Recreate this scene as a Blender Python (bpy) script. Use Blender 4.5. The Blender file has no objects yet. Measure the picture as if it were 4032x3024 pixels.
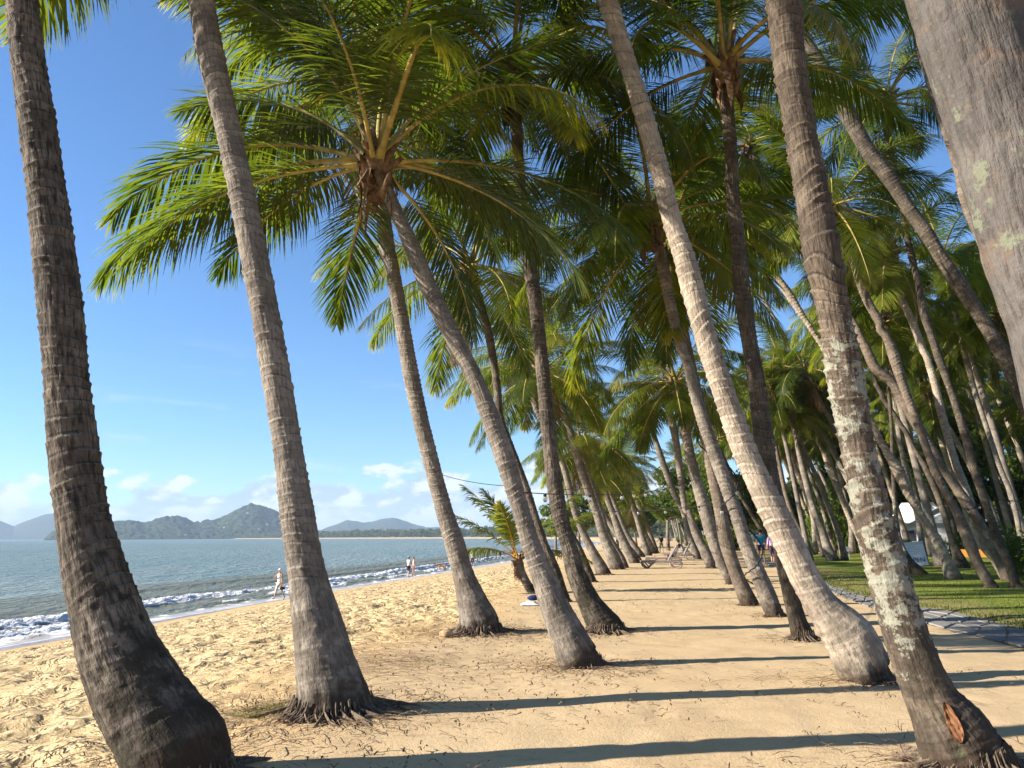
import bpy, math, random
import numpy as np
from mathutils import Vector, Matrix

S = bpy.context.scene
COL = S.collection
random.seed(7)
R = math.radians

# ------------------------------------------------------------------ camera, sky, sun, exposure
CAM_Z = 1.55
PITCH, ROLL = R(11.17), R(0.37)
FPX = 3028.0
cam = bpy.data.cameras.new("camera")
cam.sensor_width = 36.0
cam.lens = 36.0 * FPX / 4032.0
cam.clip_start = 0.05
cam.clip_end = 40000
camo = bpy.data.objects.new("camera", cam)
COL.objects.link(camo)
f0 = np.array([0, math.cos(PITCH), math.sin(PITCH)])
u0 = np.array([0, -math.sin(PITCH), math.cos(PITCH)])
r0 = np.array([1.0, 0, 0])
CU = math.cos(ROLL) * u0 + math.sin(ROLL) * r0
CR = math.cos(ROLL) * r0 - math.sin(ROLL) * u0
CF = f0
C0 = np.array([0, 0, CAM_Z])
camo.matrix_world = Matrix(((CR[0], CU[0], -CF[0], 0), (CR[1], CU[1], -CF[1], 0), (CR[2], CU[2], -CF[2], CAM_Z), (0, 0, 0, 1)))
S.camera = camo

SUN_EL = R(25.0)
SUN_AZ = R(-97.0)          # clockwise from +Y
world = bpy.data.worlds.new("World")
S.world = world
world.use_nodes = True
wn = world.node_tree
wl = wn.links
bg = wn.nodes['Background']
sky = wn.nodes.new('ShaderNodeTexSky')
sky.sky_type = 'NISHITA'
sky.sun_disc = False
sky.sun_elevation = SUN_EL
sky.sun_rotation = SUN_AZ
sky.air_density = 1.0
sky.dust_density = 0.05
sky.ozone_density = 5.0
tint = wn.nodes.new('ShaderNodeMix'); tint.data_type = 'RGBA'; tint.blend_type = 'MULTIPLY'
tint.inputs[0].default_value = 1.0; tint.inputs[7].default_value = (0.80, 0.97, 1.10, 1)
wl.new(sky.outputs[0], tint.inputs[6]); wl.new(tint.outputs[2], bg.inputs[0])
bg.inputs[1].default_value = 0.072
SKY_OUT = wn.nodes['World Output']

sun = bpy.data.lights.new("sun", 'SUN')
sun.energy = 5.0
sun.angle = R(0.5)
sun.color = (1.0, 0.93, 0.82)
suno = bpy.data.objects.new("sun", sun)
COL.objects.link(suno)
sd = Vector((math.sin(SUN_AZ) * math.cos(SUN_EL), math.cos(SUN_AZ) * math.cos(SUN_EL), math.sin(SUN_EL)))
suno.rotation_euler = sd.to_track_quat('Z', 'Y').to_euler()

S.view_settings.view_transform = 'Standard'
S.view_settings.look = 'None'
S.view_settings.exposure = 1.42
S.view_settings.gamma = 1.0
S.view_settings.use_curve_mapping = False
S.render.engine = 'CYCLES'
S.cycles.use_denoising = True
S.cycles.max_bounces = 6
S.cycles.diffuse_bounces = 3
S.cycles.glossy_bounces = 2
S.cycles.transmission_bounces = 4
S.cycles.volume_bounces = 0
S.cycles.caustics_reflective = False
S.cycles.caustics_refractive = False

# clouds along the horizon, in the sky itself
def wnode(t, **k):
    n = wn.nodes.new(t)
    for a, b in k.items():
        setattr(n, a, b)
    return n
def wmath(op, a, b=None, c=None):
    n = wnode('ShaderNodeMath', operation=op)
    for i, v in enumerate((a, b, c)):
        if v is None: continue
        if isinstance(v, (int, float)): n.inputs[i].default_value = v
        else: wl.new(v, n.inputs[i])
    return n.outputs[0]
def wramp(v, a, b, lo=0.0, hi=1.0):
    n = wnode('ShaderNodeMapRange', interpolation_type='SMOOTHSTEP')
    wl.new(v, n.inputs[0])
    for i, q in enumerate((a, b, lo, hi)): n.inputs[i + 1].default_value = q
    return n.outputs[0]
tc = wnode('ShaderNodeTexCoord')
sep = wnode('ShaderNodeSeparateXYZ')
wl.new(tc.outputs['Generated'], sep.inputs[0])
def cloud_noise(off, scale, detail=8, rough=0.55, zs=1.9):
    mp = wnode('ShaderNodeMapping')
    mp.inputs['Scale'].default_value = (1, 1, zs)
    mp.inputs['Location'].default_value = off
    wl.new(tc.outputs['Generated'], mp.inputs[0])
    nz = wnode('ShaderNodeTexNoise')
    nz.inputs['Scale'].default_value = scale
    nz.inputs['Detail'].default_value = detail
    nz.inputs['Roughness'].default_value = rough
    wl.new(mp.outputs[0], nz.inputs['Vector'])
    return nz.outputs[0]
z = sep.outputs['Z']
n1 = cloud_noise((0.0, 0, 0), 13.0)
n2 = cloud_noise((0.012, 0.002, -0.012), 13.0)
big = cloud_noise((3.1, 0, 0), 3.0, 2)
dens = wmath('ADD', n1, wmath('MULTIPLY', wmath('SUBTRACT', big, 0.5), 0.5))
dens = wmath('SUBTRACT', wmath('ADD', dens, 0.14), wmath('MULTIPLY', z, 6.6))
mask = wramp(dens, 0.17, 0.26)
low = wramp(z, -0.02, 0.004)
thin = wramp(cloud_noise((1.7, 0.4, 0), 5.0, 4, 0.5, 9.0), 0.56, 0.72, 0.0, 0.28)
thin = wmath('MULTIPLY', thin, wramp(z, 0.30, 0.06))
thin = wmath('MULTIPLY', thin, wramp(z, 0.02, 0.07))
mask = wmath('MAXIMUM', wmath('MULTIPLY', mask, 0.86), thin)
lit = wramp(wmath('SUBTRACT', n1, n2), -0.06, 0.06)
lit = wmath('MULTIPLY', lit, wramp(z, 0.0, 0.05, 0.25, 1.0))
ccol = wnode('ShaderNodeMix', data_type='RGBA')
wl.new(lit, ccol.inputs[0])
ccol.inputs[6].default_value = (0.25, 0.31, 0.40, 1)
ccol.inputs[7].default_value = (0.50, 0.51, 0.53, 1)
cbg = wnode('ShaderNodeBackground')
wl.new(ccol.outputs[2], cbg.inputs[0])
cbg.inputs[1].default_value = 0.8
mixw = wnode('ShaderNodeMixShader')
wl.new(mask, mixw.inputs[0])
wl.new(bg.outputs[0], mixw.inputs[1])
wl.new(cbg.outputs[0], mixw.inputs[2])
wl.new(mixw.outputs[0], SKY_OUT.inputs[0])

# ------------------------------------------------------------------ helpers
CROPS = {'c%d' % (i + 1): ((i % 3) * 1344, (i // 3) * 1008, 1344 / 2212) for i in range(9)}
for k, (x, y) in {'z1': (2900, 600), 'z2': (3432, 600), 'z3': (2900, 1000), 'z4': (3432, 1000), 'z5': (2900, 1400), 'z6': (3432, 1400)}.items():
    CROPS[k] = (x, y, 600 / 2212)
CROPS['z7'] = (2900, 1850, 600 / 1269)
CROPS['z8'] = (3432, 1850, 600 / 1269)
CROPS['w'] = (0, 0, 4032 / 2212)
CROPS['p'] = (0, 0, 1.0)
def px(c, x, y):
    ox, oy, s = CROPS[c]
    return (ox + x * s, oy + y * s)
def ray(x, y):
    d = CF + CR * ((x - 2016) / FPX) - CU * ((y - 1512) / FPX)
    return d
DIRW = np.array([math.sin(R(10)), math.cos(R(10))])      # along the beach, away
PERP = np.array([math.cos(R(10)), -math.sin(R(10))])     # inland
SEA = -1.85
U_WATER = -20.7
def hgt(u):
    u = np.asarray(u, float)
    t = np.clip((-4.2 - u) / 16.5, 0, None)
    return np.where(t < 1, -1.85 * np.minimum(t, 1) ** 1.2, np.maximum(-1.85 - 0.09 * (-20.7 - u), -5.0))
def ground_z(x, y):
    return float(hgt(x * PERP[0] + y * PERP[1]))
def ground(x, y, z=None):
    d = ray(x, y)
    zz = 0.0 if z is None else z
    for _ in range(30):
        t = (zz - CAM_Z) / d[2]
        p = C0 + d * t
        if z is not None: break
        zz = 0.5 * zz + 0.5 * ground_z(p[0], p[1])
    return p
def project(p):
    q = np.asarray(p, float) - C0
    dz = q @ CF
    return 2016 + FPX * (q @ CR) / dz, 1512 - FPX * (q @ CU) / dz, dz
def on_plane(x, y, base, n):
    d = ray(x, y)
    t = ((base[0] - C0[0]) * n[0] + (base[1] - C0[1]) * n[1]) / (d[0] * n[0] + d[1] * n[1])
    return C0 + d * t

def h2(ix, iy, seed):
    with np.errstate(over='ignore'):
        v = (ix.astype(np.int64) * 374761393 + iy.astype(np.int64) * 668265263 + seed * 1442695041) & 0xffffffff
        v = ((v ^ (v >> 13)) * 1274126177) & 0xffffffff
        v = (v ^ (v >> 16)) & 0xffffffff
    return v / 4294967295.0
def vnoise(x, y, seed=0, perx=None):
    x = np.asarray(x, float); y = np.asarray(y, float)
    ix = np.floor(x); iy = np.floor(y)
    fx = x - ix; fy = y - iy
    fx = fx * fx * (3 - 2 * fx); fy = fy * fy * (3 - 2 * fy)
    a = ix; b = ix + 1
    if perx: a = np.mod(a, perx); b = np.mod(b, perx)
    v00 = h2(a, iy, seed); v10 = h2(b, iy, seed); v01 = h2(a, iy + 1, seed); v11 = h2(b, iy + 1, seed)
    return (v00 * (1 - fx) + v10 * fx) * (1 - fy) + (v01 * (1 - fx) + v11 * fx) * fy
def fbm(x, y, seed=0, oct=4):
    s = 0; a = 0.5
    for k in range(oct):
        s = s + a * vnoise(x * 2 ** k, y * 2 ** k, seed + k * 17); a *= 0.5
    return s
def sstep(a, b, x):
    t = np.clip((x - a) / (b - a), 0, 1)
    return t * t * (3 - 2 * t)

def new_mesh(name, verts, faces, uv=None, attrs=None, smooth=True, matidx=None, mats=()):
    me = bpy.data.meshes.new(name)
    verts = np.asarray(verts, np.float32)
    if isinstance(faces, np.ndarray):
        nf, k = faces.shape
        me.vertices.add(len(verts)); me.vertices.foreach_set('co', verts.ravel())
        me.loops.add(nf * k); me.loops.foreach_set('vertex_index', faces.astype(np.int32).ravel())
        me.polygons.add(nf)
        me.polygons.foreach_set('loop_start', np.arange(0, nf * k, k, dtype=np.int32))
        me.polygons.foreach_set('loop_total', np.full(nf, k, np.int32))
        me.update(calc_edges=True)
    else:
        me.from_pydata(verts.tolist(), [], faces)
        me.update()
    if smooth: me.polygons.foreach_set('use_smooth', np.ones(len(me.polygons), bool))
    for m in mats: me.materials.append(m)
    if matidx is not None: me.polygons.foreach_set('material_index', np.asarray(matidx, np.int32))
    if uv is not None:
        l = me.uv_layers.new(name='UVMap')
        idx = np.zeros(len(me.loops), np.int32); me.loops.foreach_get('vertex_index', idx)
        l.data.foreach_set('uv', np.asarray(uv, np.float32)[idx].ravel())
    for k, v in (attrs or {}).items():
        a = me.attributes.new(k, 'FLOAT', 'POINT')
        a.data.foreach_set('value', np.asarray(v, np.float32))
    return me
def link(name, data, parent=None, loc=None, **props):
    o = bpy.data.objects.new(name, data)
    COL.objects.link(o)
    if parent is not None: o.parent = parent
    if loc is not None: o.location = loc
    for k, v in props.items(): o[k] = v
    return o
def thing(name, label, cat, loc=(0, 0, 0), rz=0.0, group=None):
    o = bpy.data.objects.new(name, None)
    o.empty_display_size = 0.2
    COL.objects.link(o)
    o.location = [float(v) for v in loc]; o.rotation_euler = (0, 0, rz)
    o['label'] = label; o['category'] = cat
    if group: o['group'] = group
    return o

class MB:
    """collects simple shapes into one mesh"""
    def __init__(s): s.v = []; s.f = []; s.m = []
    def add(s, v, f, m=0):
        b = len(s.v); s.v += [tuple(map(float, q)) for q in v]; s.f += [tuple(i + b for i in q) for q in f]; s.m += [m] * len(f)
    def box(s, c, d, rot=None, m=0):
        q = [(sx * d[0] / 2, sy * d[1] / 2, sz * d[2] / 2) for sx in (-1, 1) for sy in (-1, 1) for sz in (-1, 1)]
        M = rot or Matrix.Identity(3)
        q = [tuple(M @ Vector(a) + Vector(c)) for a in q]
        s.add(q, [(0, 1, 3, 2), (4, 6, 7, 5), (0, 4, 5, 1), (2, 3, 7, 6), (0, 2, 6, 4), (1, 5, 7, 3)], m)
    def tube(s, pts, rad, n=8, m=0, cap=True, flat=None):
        pts = [Vector([float(c) for c in p]) for p in pts]
        if not hasattr(rad, '__len__'): rad = [rad] * len(pts)
        v = []; up = Vector((0.13, 0.2, 1)).normalized()
        T0 = (pts[1] - pts[0]).normalized()
        if abs(T0.dot(up)) > 0.9: up = Vector((1, 0.1, 0))
        for i, p in enumerate(pts):
            T = (pts[min(i + 1, len(pts) - 1)] - pts[max(i - 1, 0)]).normalized()
            a = T.cross(up).normalized(); b = a.cross(T)
            for k in range(n):
                t = 2 * math.pi * k / n
                v.append(p + a * (math.cos(t) * rad[i]) + b * (math.sin(t) * rad[i] * (flat or 1)))
        f = [(i * n + k, i * n + (k + 1) % n, (i + 1) * n + (k + 1) % n, (i + 1) * n + k) for i in range(len(pts) - 1) for k in range(n)]
        if cap:
            f.append(tuple(range(n))[::-1]); f.append(tuple((len(pts) - 1) * n + k for k in range(n)))
        s.add(v, f, m)
    def ball(s, c, r, n=8, m=0):
        r = r if hasattr(r, '__len__') else (r, r, r)
        v = [(c[0], c[1], c[2] - r[2])]
        h = n // 2
        for i in range(1, h):
            a = -math.pi / 2 + math.pi * i / h
            for k in range(n):
                t = 2 * math.pi * k / n
                v.append((c[0] + r[0] * math.cos(a) * math.cos(t), c[1] + r[1] * math.cos(a) * math.sin(t), c[2] + r[2] * math.sin(a)))
        v.append((c[0], c[1], c[2] + r[2]))
        f = [(0, 1 + (k + 1) % n, 1 + k) for k in range(n)]
        for i in range(h - 2):
            f += [(1 + i * n + k, 1 + i * n + (k + 1) % n, 1 + (i + 1) * n + (k + 1) % n, 1 + (i + 1) * n + k) for k in range(n)]
        e = len(v) - 1; q = 1 + (h - 2) * n
        f += [(q + k, q + (k + 1) % n, e) for k in range(n)]
        s.add(v, f, m)
    def build(s, name, mats, parent=None, smooth=True, loc=None, **props):
        if not isinstance(mats, (list, tuple)): mats = [mats]
        me = new_mesh(name, s.v, s.f, smooth=smooth, matidx=s.m, mats=mats)
        return link(name, me, parent, loc, **props)

# ------------------------------------------------------------------ materials
class NT:
    def __init__(s, name):
        s.m = bpy.data.materials.new(name); s.m.use_nodes = True
        s.t = s.m.node_tree; s.b = s.t.nodes['Principled BSDF']; s.o = s.t.nodes['Material Output']
    def n(s, t, **k):
        q = s.t.nodes.new(t)
        for a, b in k.items(): setattr(q, a, b)
        return q
    def l(s, a, b): s.t.links.new(a, b)
    def put(s, sock, v):
        if v is None: return
        if hasattr(v, 'is_linked') or isinstance(v, bpy.types.NodeSocket): s.l(v, sock)
        elif isinstance(v, tuple) and len(v) == 3 and sock.type == 'RGBA': sock.default_value = (*v, 1)
        else: sock.default_value = v
    def math(s, op, a, b=None):
        q = s.n('ShaderNodeMath', operation=op); s.put(q.inputs[0], a); s.put(q.inputs[1], b); return q.outputs[0]
    def mix(s, f, a, b, mode='MIX'):
        q = s.n('ShaderNodeMix', data_type='RGBA', blend_type=mode); s.put(q.inputs[0], f); s.put(q.inputs[6], a); s.put(q.inputs[7], b); return q.outputs[2]
    def ramp(s, v, a, b, lo=0.0, hi=1.0):
        q = s.n('ShaderNodeMapRange', interpolation_type='SMOOTHSTEP'); s.put(q.inputs[0], v)
        for i, z in enumerate((a, b, lo, hi)): s.put(q.inputs[i + 1], z)
        return q.outputs[0]
    def coord(s, kind='Object', scale=(1, 1, 1)):
        c = s.n('ShaderNodeTexCoord'); mp = s.n('ShaderNodeMapping'); mp.inputs['Scale'].default_value = scale
        s.l(c.outputs[kind], mp.inputs[0]); return mp.outputs[0]
    def noise(s, vec, scale, detail=4, rough=0.55, dist=0.0):
        q = s.n('ShaderNodeTexNoise'); q.inputs['Scale'].default_value = scale; q.inputs['Detail'].default_value = detail
        q.inputs['Roughness'].default_value = rough; q.inputs['Distortion'].default_value = dist; s.put(q.inputs['Vector'], vec); return q.outputs[0]
    def voro(s, vec, scale, feature='F1', out='Distance'):
        q = s.n('ShaderNodeTexVoronoi', feature=feature); q.inputs['Scale'].default_value = scale; s.put(q.inputs['Vector'], vec); return q.outputs[out]
    def attr(s, name):
        q = s.n('ShaderNodeAttribute'); q.attribute_name = name; return q.outputs['Fac']
    def bump(s, h, strength, dist=0.01):
        q = s.n('ShaderNodeBump'); q.inputs['Strength'].default_value = strength; q.inputs['Distance'].default_value = dist
        s.l(h, q.inputs['Height']); s.l(q.outputs[0], s.b.inputs['Normal']); return q
    def base(s, c, rough=0.8, spec=0.3):
        s.put(s.b.inputs['Base Color'], c); s.put(s.b.inputs['Roughness'], rough); s.b.inputs['Specular IOR Level'].default_value = spec; return s.m

def flat_mat(name, col, rough=0.7, var=0.25, scale=8.0, spec=0.3):
    t = NT(name)
    n = t.noise(t.coord('Object'), scale, 5)
    c = t.mix(t.ramp(n, 0.3, 0.7), tuple(v * (1 - var) for v in col), tuple(min(1, v * (1 + var)) for v in col))
    t.bump(n, 0.15, 0.01)
    return t.base(c, rough, spec)

def bark_mat(name, light, dark, lichen=0.0, moss=0.4, lic_col=(0.34, 0.33, 0.255), holes=0.3, fis=0.5, crack=0.6, band=0.0, lipk=1.0, patch=None):
    t = NT(name)
    uv = t.coord('UV')
    sepn = t.n('ShaderNodeSeparateXYZ'); t.l(uv, sepn.inputs[0]); v = sepn.outputs['Y']
    fib = t.noise(t.coord('UV', (44, 6, 1)), 1.0, 5, 0.65)
    fibl = t.noise(t.coord('UV', (16, 2.2, 1)), 1.0, 4, 0.6)
    obj = t.coord('Object')
    blot = t.noise(obj, 3.2, 5, 0.6)
    fine = t.noise(obj, 26.0, 4, 0.6)
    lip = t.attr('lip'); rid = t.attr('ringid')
    c = t.mix(t.ramp(blot, 0.32, 0.68), dark, light)
    c = t.mix(t.ramp(rid, 0.0, 1.0, 0.0, 0.45), c, tuple(q * 0.62 for q in dark))
    c = t.mix(t.ramp(fib, 0.36, 0.56, crack, 0.0), c, tuple(q * 0.45 for q in dark))
    c = t.mix(t.ramp(fibl, 0.60, 0.80, 0.0, 0.35), c, tuple(min(q * 1.3, 0.6) for q in light))
    if patch: c = t.mix(t.ramp(t.noise(obj, 7.0, 5, 0.7), 0.52, 0.60, 0.0, 0.8), c, patch)
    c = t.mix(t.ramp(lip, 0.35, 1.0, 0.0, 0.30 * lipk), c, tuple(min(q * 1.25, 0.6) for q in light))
    c = t.mix(t.ramp(lip, -0.2, -1.0, 0.0, 0.70 * lipk), c, tuple(q * 0.30 for q in dark))  # thin shadow line beside each ring lip, painted into the bark colour
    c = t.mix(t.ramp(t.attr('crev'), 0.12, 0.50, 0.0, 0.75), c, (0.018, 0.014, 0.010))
    st = t.noise(t.coord('UV', (3.2, 0.75, 1)), 1.0, 5, 0.7, 0.6)
    c = t.mix(t.ramp(st, 0.56, 0.70, 0.0, 0.55), c, tuple(q * 0.42 for q in dark))
    c = t.mix(t.ramp(st, 0.40, 0.28, 0.0, 0.35), c, tuple(min(q * 1.25, 0.6) for q in light))
    # dark growth, heavier low on the trunk
    low = t.ramp(v, 2.6, 0.0)
    mo = t.math('ADD', t.noise(obj, 5.0, 5, 0.65), t.math('MULTIPLY', low, 0.16))
    c = t.mix(t.math('MULTIPLY', t.ramp(mo, 0.56, 0.70), moss), c, (0.035, 0.030, 0.020))
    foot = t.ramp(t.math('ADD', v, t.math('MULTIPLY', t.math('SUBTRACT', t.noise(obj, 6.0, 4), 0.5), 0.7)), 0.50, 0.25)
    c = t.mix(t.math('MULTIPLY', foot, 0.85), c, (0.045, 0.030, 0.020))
    gr = t.ramp(t.noise(obj, 7.5, 6, 0.7), 0.60, 0.70)
    c = t.mix(t.math('MULTIPLY', t.math('MULTIPLY', gr, low), 0.55), c, (0.12, 0.13, 0.065))
    if lichen > 0:
        a = t.noise(obj, 1.7, 2, 0.5)
        m1 = t.noise(obj, 13.0, 7, 0.70)
        m2 = t.math('SUBTRACT', 0.62, t.voro(t.coord('Object', (1, 1, 0.9)), 7.0))
        sp = t.math('ADD', t.math('MULTIPLY', m1, 0.62), t.math('MULTIPLY', a, 0.30))
        sp = t.math('ADD', sp, t.math('MULTIPLY', m2, 0.26))
        sp = t.math('ADD', sp, t.math('MULTIPLY', t.math('SUBTRACT', fine, 0.5), 0.14))
        if band:
            bd = t.math('MULTIPLY', t.ramp(v, 0.35, 1.3), t.ramp(v, 4.6, 2.4))
            sp = t.math('ADD', sp, t.math('MULTIPLY', bd, band))
        th = 0.70 - 0.12 * lichen
        k = t.ramp(sp, th, th + 0.06)
        k = t.math('MULTIPLY', k, 0.88)
        c = t.mix(k, c, t.mix(fine, lic_col, tuple(q * 0.72 for q in lic_col)))
    hv = t.voro(t.coord('UV', (6.5, 4.0, 1)), 1.0)
    hs = t.ramp(t.noise(obj, 2.0, 2), 0.45, 0.62, 0.0, 1.0)
    hole = t.math('MULTIPLY', t.ramp(hv, 0.13, 0.08), t.math('MULTIPLY', hs, holes))
    c = t.mix(hole, c, (0.012, 0.010, 0.008))
    h = t.math('ADD', t.math('MULTIPLY', fib, 0.55), t.math('ADD', t.math('MULTIPLY', fibl, fis), t.math('MULTIPLY', fine, 0.4)))
    h = t.math('SUBTRACT', h, t.math('MULTIPLY', hole, 1.2))
    t.bump(h, 1.0, 0.03)
    return t.base(c, 0.9, 0.15)

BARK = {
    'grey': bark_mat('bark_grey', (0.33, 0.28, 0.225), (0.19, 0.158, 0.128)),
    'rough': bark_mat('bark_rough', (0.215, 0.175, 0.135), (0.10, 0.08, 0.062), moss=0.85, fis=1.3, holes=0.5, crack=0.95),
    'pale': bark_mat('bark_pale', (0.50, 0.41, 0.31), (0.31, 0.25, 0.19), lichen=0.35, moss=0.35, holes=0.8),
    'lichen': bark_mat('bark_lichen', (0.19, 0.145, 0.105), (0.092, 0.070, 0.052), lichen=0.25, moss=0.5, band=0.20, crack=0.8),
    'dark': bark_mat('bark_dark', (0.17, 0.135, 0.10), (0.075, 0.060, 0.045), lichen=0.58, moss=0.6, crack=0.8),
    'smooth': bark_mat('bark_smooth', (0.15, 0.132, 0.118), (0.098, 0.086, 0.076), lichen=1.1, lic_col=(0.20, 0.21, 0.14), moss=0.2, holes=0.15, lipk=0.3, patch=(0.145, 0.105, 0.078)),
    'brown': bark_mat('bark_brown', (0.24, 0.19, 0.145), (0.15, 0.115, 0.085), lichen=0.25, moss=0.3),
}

def leaf_material(name, dark, mid, tip, trans, tipf=1.0, rough=0.42):
    t = NT(name)
    uv = t.coord('UV'); sx = t.n('ShaderNodeSeparateXYZ'); t.l(uv, sx.inputs[0])
    u, v = sx.outputs['X'], sx.outputs['Y']
    oi = t.n('ShaderNodeObjectInfo'); rnd = oi.outputs['Random']
    nz = t.noise(t.coord('Object'), 3.0, 3)
    c = t.mix(t.ramp(t.math('ADD', nz, t.math('MULTIPLY', rnd, 0.5)), 0.45, 1.0), dark, mid)
    e = t.math('ADD', t.math('MULTIPLY', t.math('POWER', u, 3.0), 0.45), t.math('MULTIPLY', t.math('POWER', v, 4.0), 0.35))
    e = t.math('ADD', e, t.math('MULTIPLY', t.math('SUBTRACT', rnd, 0.5), 0.35))
    e = t.math('ADD', e, t.math('MULTIPLY', t.math('SUBTRACT', nz, 0.5), 0.5))
    e = t.ramp(e, 0.32, 0.95, 0.0, 0.80 * tipf)
    c = t.mix(e, c, tip)
    tr = t.n('ShaderNodeBsdfTranslucent')
    t.l(t.mix(1.0, c, trans, 'MULTIPLY'), tr.inputs[0])
    ms = t.n('ShaderNodeMixShader'); ms.inputs[0].default_value = 0.46
    t.base(c, rough, 0.22)
    t.l(t.b.outputs[0], ms.inputs[1]); t.l(tr.outputs[0], ms.inputs[2]); t.l(ms.outputs[0], t.o.inputs[0])
    return t.m
M_FROND = leaf_material('frond_green', (0.032, 0.053, 0.006), (0.085, 0.103, 0.011), (0.30, 0.245, 0.03), (3.3, 3.2, 1.5))
M_FRONDY = leaf_material('frond_yellow', (0.09, 0.13, 0.018), (0.17, 0.19, 0.025), (0.45, 0.32, 0.05), (1.7, 1.7, 1.2))
M_DEAD = leaf_material('frond_dead', (0.16, 0.10, 0.05), (0.25, 0.16, 0.08), (0.34, 0.23, 0.13), (1.0, 1.0, 1.0), 0.6, 0.8)
M_RACHIS = flat_mat('rachis', (0.29, 0.225, 0.06), 0.5, 0.3, 5.0)
M_RACHISD = flat_mat('rachis_dry', (0.27, 0.18, 0.10), 0.8, 0.3, 5.0)
M_FIBRE = flat_mat('coir', (0.17, 0.105, 0.06), 0.95, 0.5, 14.0)
M_ROOT = flat_mat('root', (0.13, 0.095, 0.065), 0.95, 0.45, 20.0)
M_TREE1 = leaf_material('leaf_broad', (0.045, 0.078, 0.012), (0.105, 0.135, 0.018), (0.20, 0.19, 0.02), (2.4, 2.4, 1.4), 0.5, 0.5)
M_TREE2 = leaf_material('leaf_light', (0.060, 0.095, 0.016), (0.12, 0.155, 0.025), (0.26, 0.22, 0.03), (1.8, 1.9, 1.3), 0.6, 0.5)
M_TREE3 = leaf_material('leaf_greyish', (0.055, 0.075, 0.032), (0.095, 0.115, 0.05), (0.14, 0.14, 0.06), (1.3, 1.3, 1.1), 0.4, 0.6)
M_WOOD = flat_mat('tree_bark', (0.16, 0.13, 0.10), 0.9, 0.4, 6.0)

# ------------------------------------------------------------------ ground: one sheet following the bay
def coast(w):
    """point on the waterline and inland direction at station w (metres along the beach)"""
    w = np.asarray(w, float)
    W0, RAD, PHI = 250.0, 1400.0, R(45)
    p0 = PERP * U_WATER
    s1 = np.clip(w - W0, 0, RAD * PHI); s2 = np.clip(w - W0 - RAD * PHI, 0, None)
    ph = s1 / RAD
    px_ = np.minimum(w, W0)
    x = p0[0] + DIRW[0] * (px_ + RAD * np.sin(ph)) - PERP[0] * RAD * (1 - np.cos(ph))
    y = p0[1] + DIRW[1] * (px_ + RAD * np.sin(ph)) - PERP[1] * RAD * (1 - np.cos(ph))
    dx = DIRW[0] * np.cos(ph) - PERP[0] * np.sin(ph); dy = DIRW[1] * np.cos(ph) - PERP[1] * np.sin(ph)
    x = x + dx * s2; y = y + dy * s2
    wob = np.where(w > 30, np.sin(w / 37.0) * 0.9 + np.sin(w / 91.0) * 2.0, 0) * sstep(30, 120, w)
    nx, ny = dy, -dx
    return x + nx * wob, y + ny * wob, nx, ny

def grow(a, step, fac, end):
    r = [a]
    while r[-1] < end:
        step *= fac; r.append(r[-1] + step)
    return r
ws = sorted([-x for x in grow(0.0, 0.4, 1.18, 90)][1:]) + list(np.arange(0.0, 3.0, 0.3)) + list(np.arange(3.0, 19.0, 0.06)) + grow(19.0, 0.06, 1.011, 60) + grow(60.5, 0.9, 1.05, 3600)
os_ = sorted([-x for x in grow(0.0, 0.25, 1.25, 260)][1:]) + list(np.arange(0.0, 4.0, 0.2)) + list(np.arange(4.0, 30.0, 0.075)) + grow(30.0, 0.08, 1.09, 2600)
W, O = np.meshgrid(np.array(ws), np.array(os_), indexing='ij')
cx, cy, nx, ny = coast(W)
GX = cx + nx * O; GY = cy + ny * O
U = O + U_WATER
Z = hgt(U)
far = sstep(85, 45, W)
# foot-trodden loose sand between the wet beach and the firm strip under the palms
edge = fbm(W / 3.0, U / 3.0, 5, 3) * 2.4
beach = sstep(-17.2, -15.6, U + edge - 1.2) * sstep(-3.0, -5.2, U + edge - 1.2)
wx = W + (vnoise(W / 0.5, U / 0.5, 14) - 0.5) * 0.35; ux_ = U + (vnoise(W / 0.5, U / 0.5, 15) - 0.5) * 0.35
d1 = vnoise(wx / 0.27, ux_ / 0.22, 11); d2 = vnoise(wx / 0.15, ux_ / 0.14, 12); d3 = vnoise(W / 0.8, U / 0.7, 13)
foot = -sstep(0.50, 0.22, d1) * 0.055 - np.clip(0.5 - d2, 0, 1) * 0.045 + sstep(0.6, 0.9, d1) * 0.03 + (d3 - 0.5) * 0.05
Z = Z + beach * far * foot
firm = sstep(-4.6, -2.6, U + edge - 1.2) * sstep(9, 6, U)
Z = Z + firm * far * ((vnoise(W / 1.7, U / 1.7, 21) - 0.5) * 0.035 + (vnoise(W / 0.22, U / 0.22, 22) - 0.5) * 0.012 - np.clip(0.25 - vnoise(W / 0.3, U / 0.24, 23), 0, 1) * 0.05)
Z = Z + sstep(-16, -17.5, U) * sstep(-21, -19.5, U) * far * -np.clip(0.22 - vnoise(W / 0.45, U / 0.4, 24), 0, 1) * 0.18
i = np.arange(len(ws) - 1)[:, None] * len(os_) + np.arange(len(os_) - 1)[None, :]
quads = np.stack([i, i + 1, i + 1 + len(os_), i + len(os_)], -1).reshape(-1, 4)[:, ::-1]
t = NT('sand')
obj = t.coord('Object')
bz, wet, fz = t.attr('beach'), t.attr('wet'), t.attr('firm')
g1 = t.noise(obj, 1.1, 5, 0.6); g2 = t.noise(obj, 14.0, 5, 0.7); g3 = t.noise(obj, 60.0, 3, 0.7)
c_beach = t.mix(t.ramp(g1, 0.3, 0.7), (0.53, 0.375, 0.185), (0.60, 0.435, 0.225))
c_firm = t.mix(t.ramp(g1, 0.3, 0.7), (0.465, 0.330, 0.180), (0.535, 0.390, 0.220))
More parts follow.
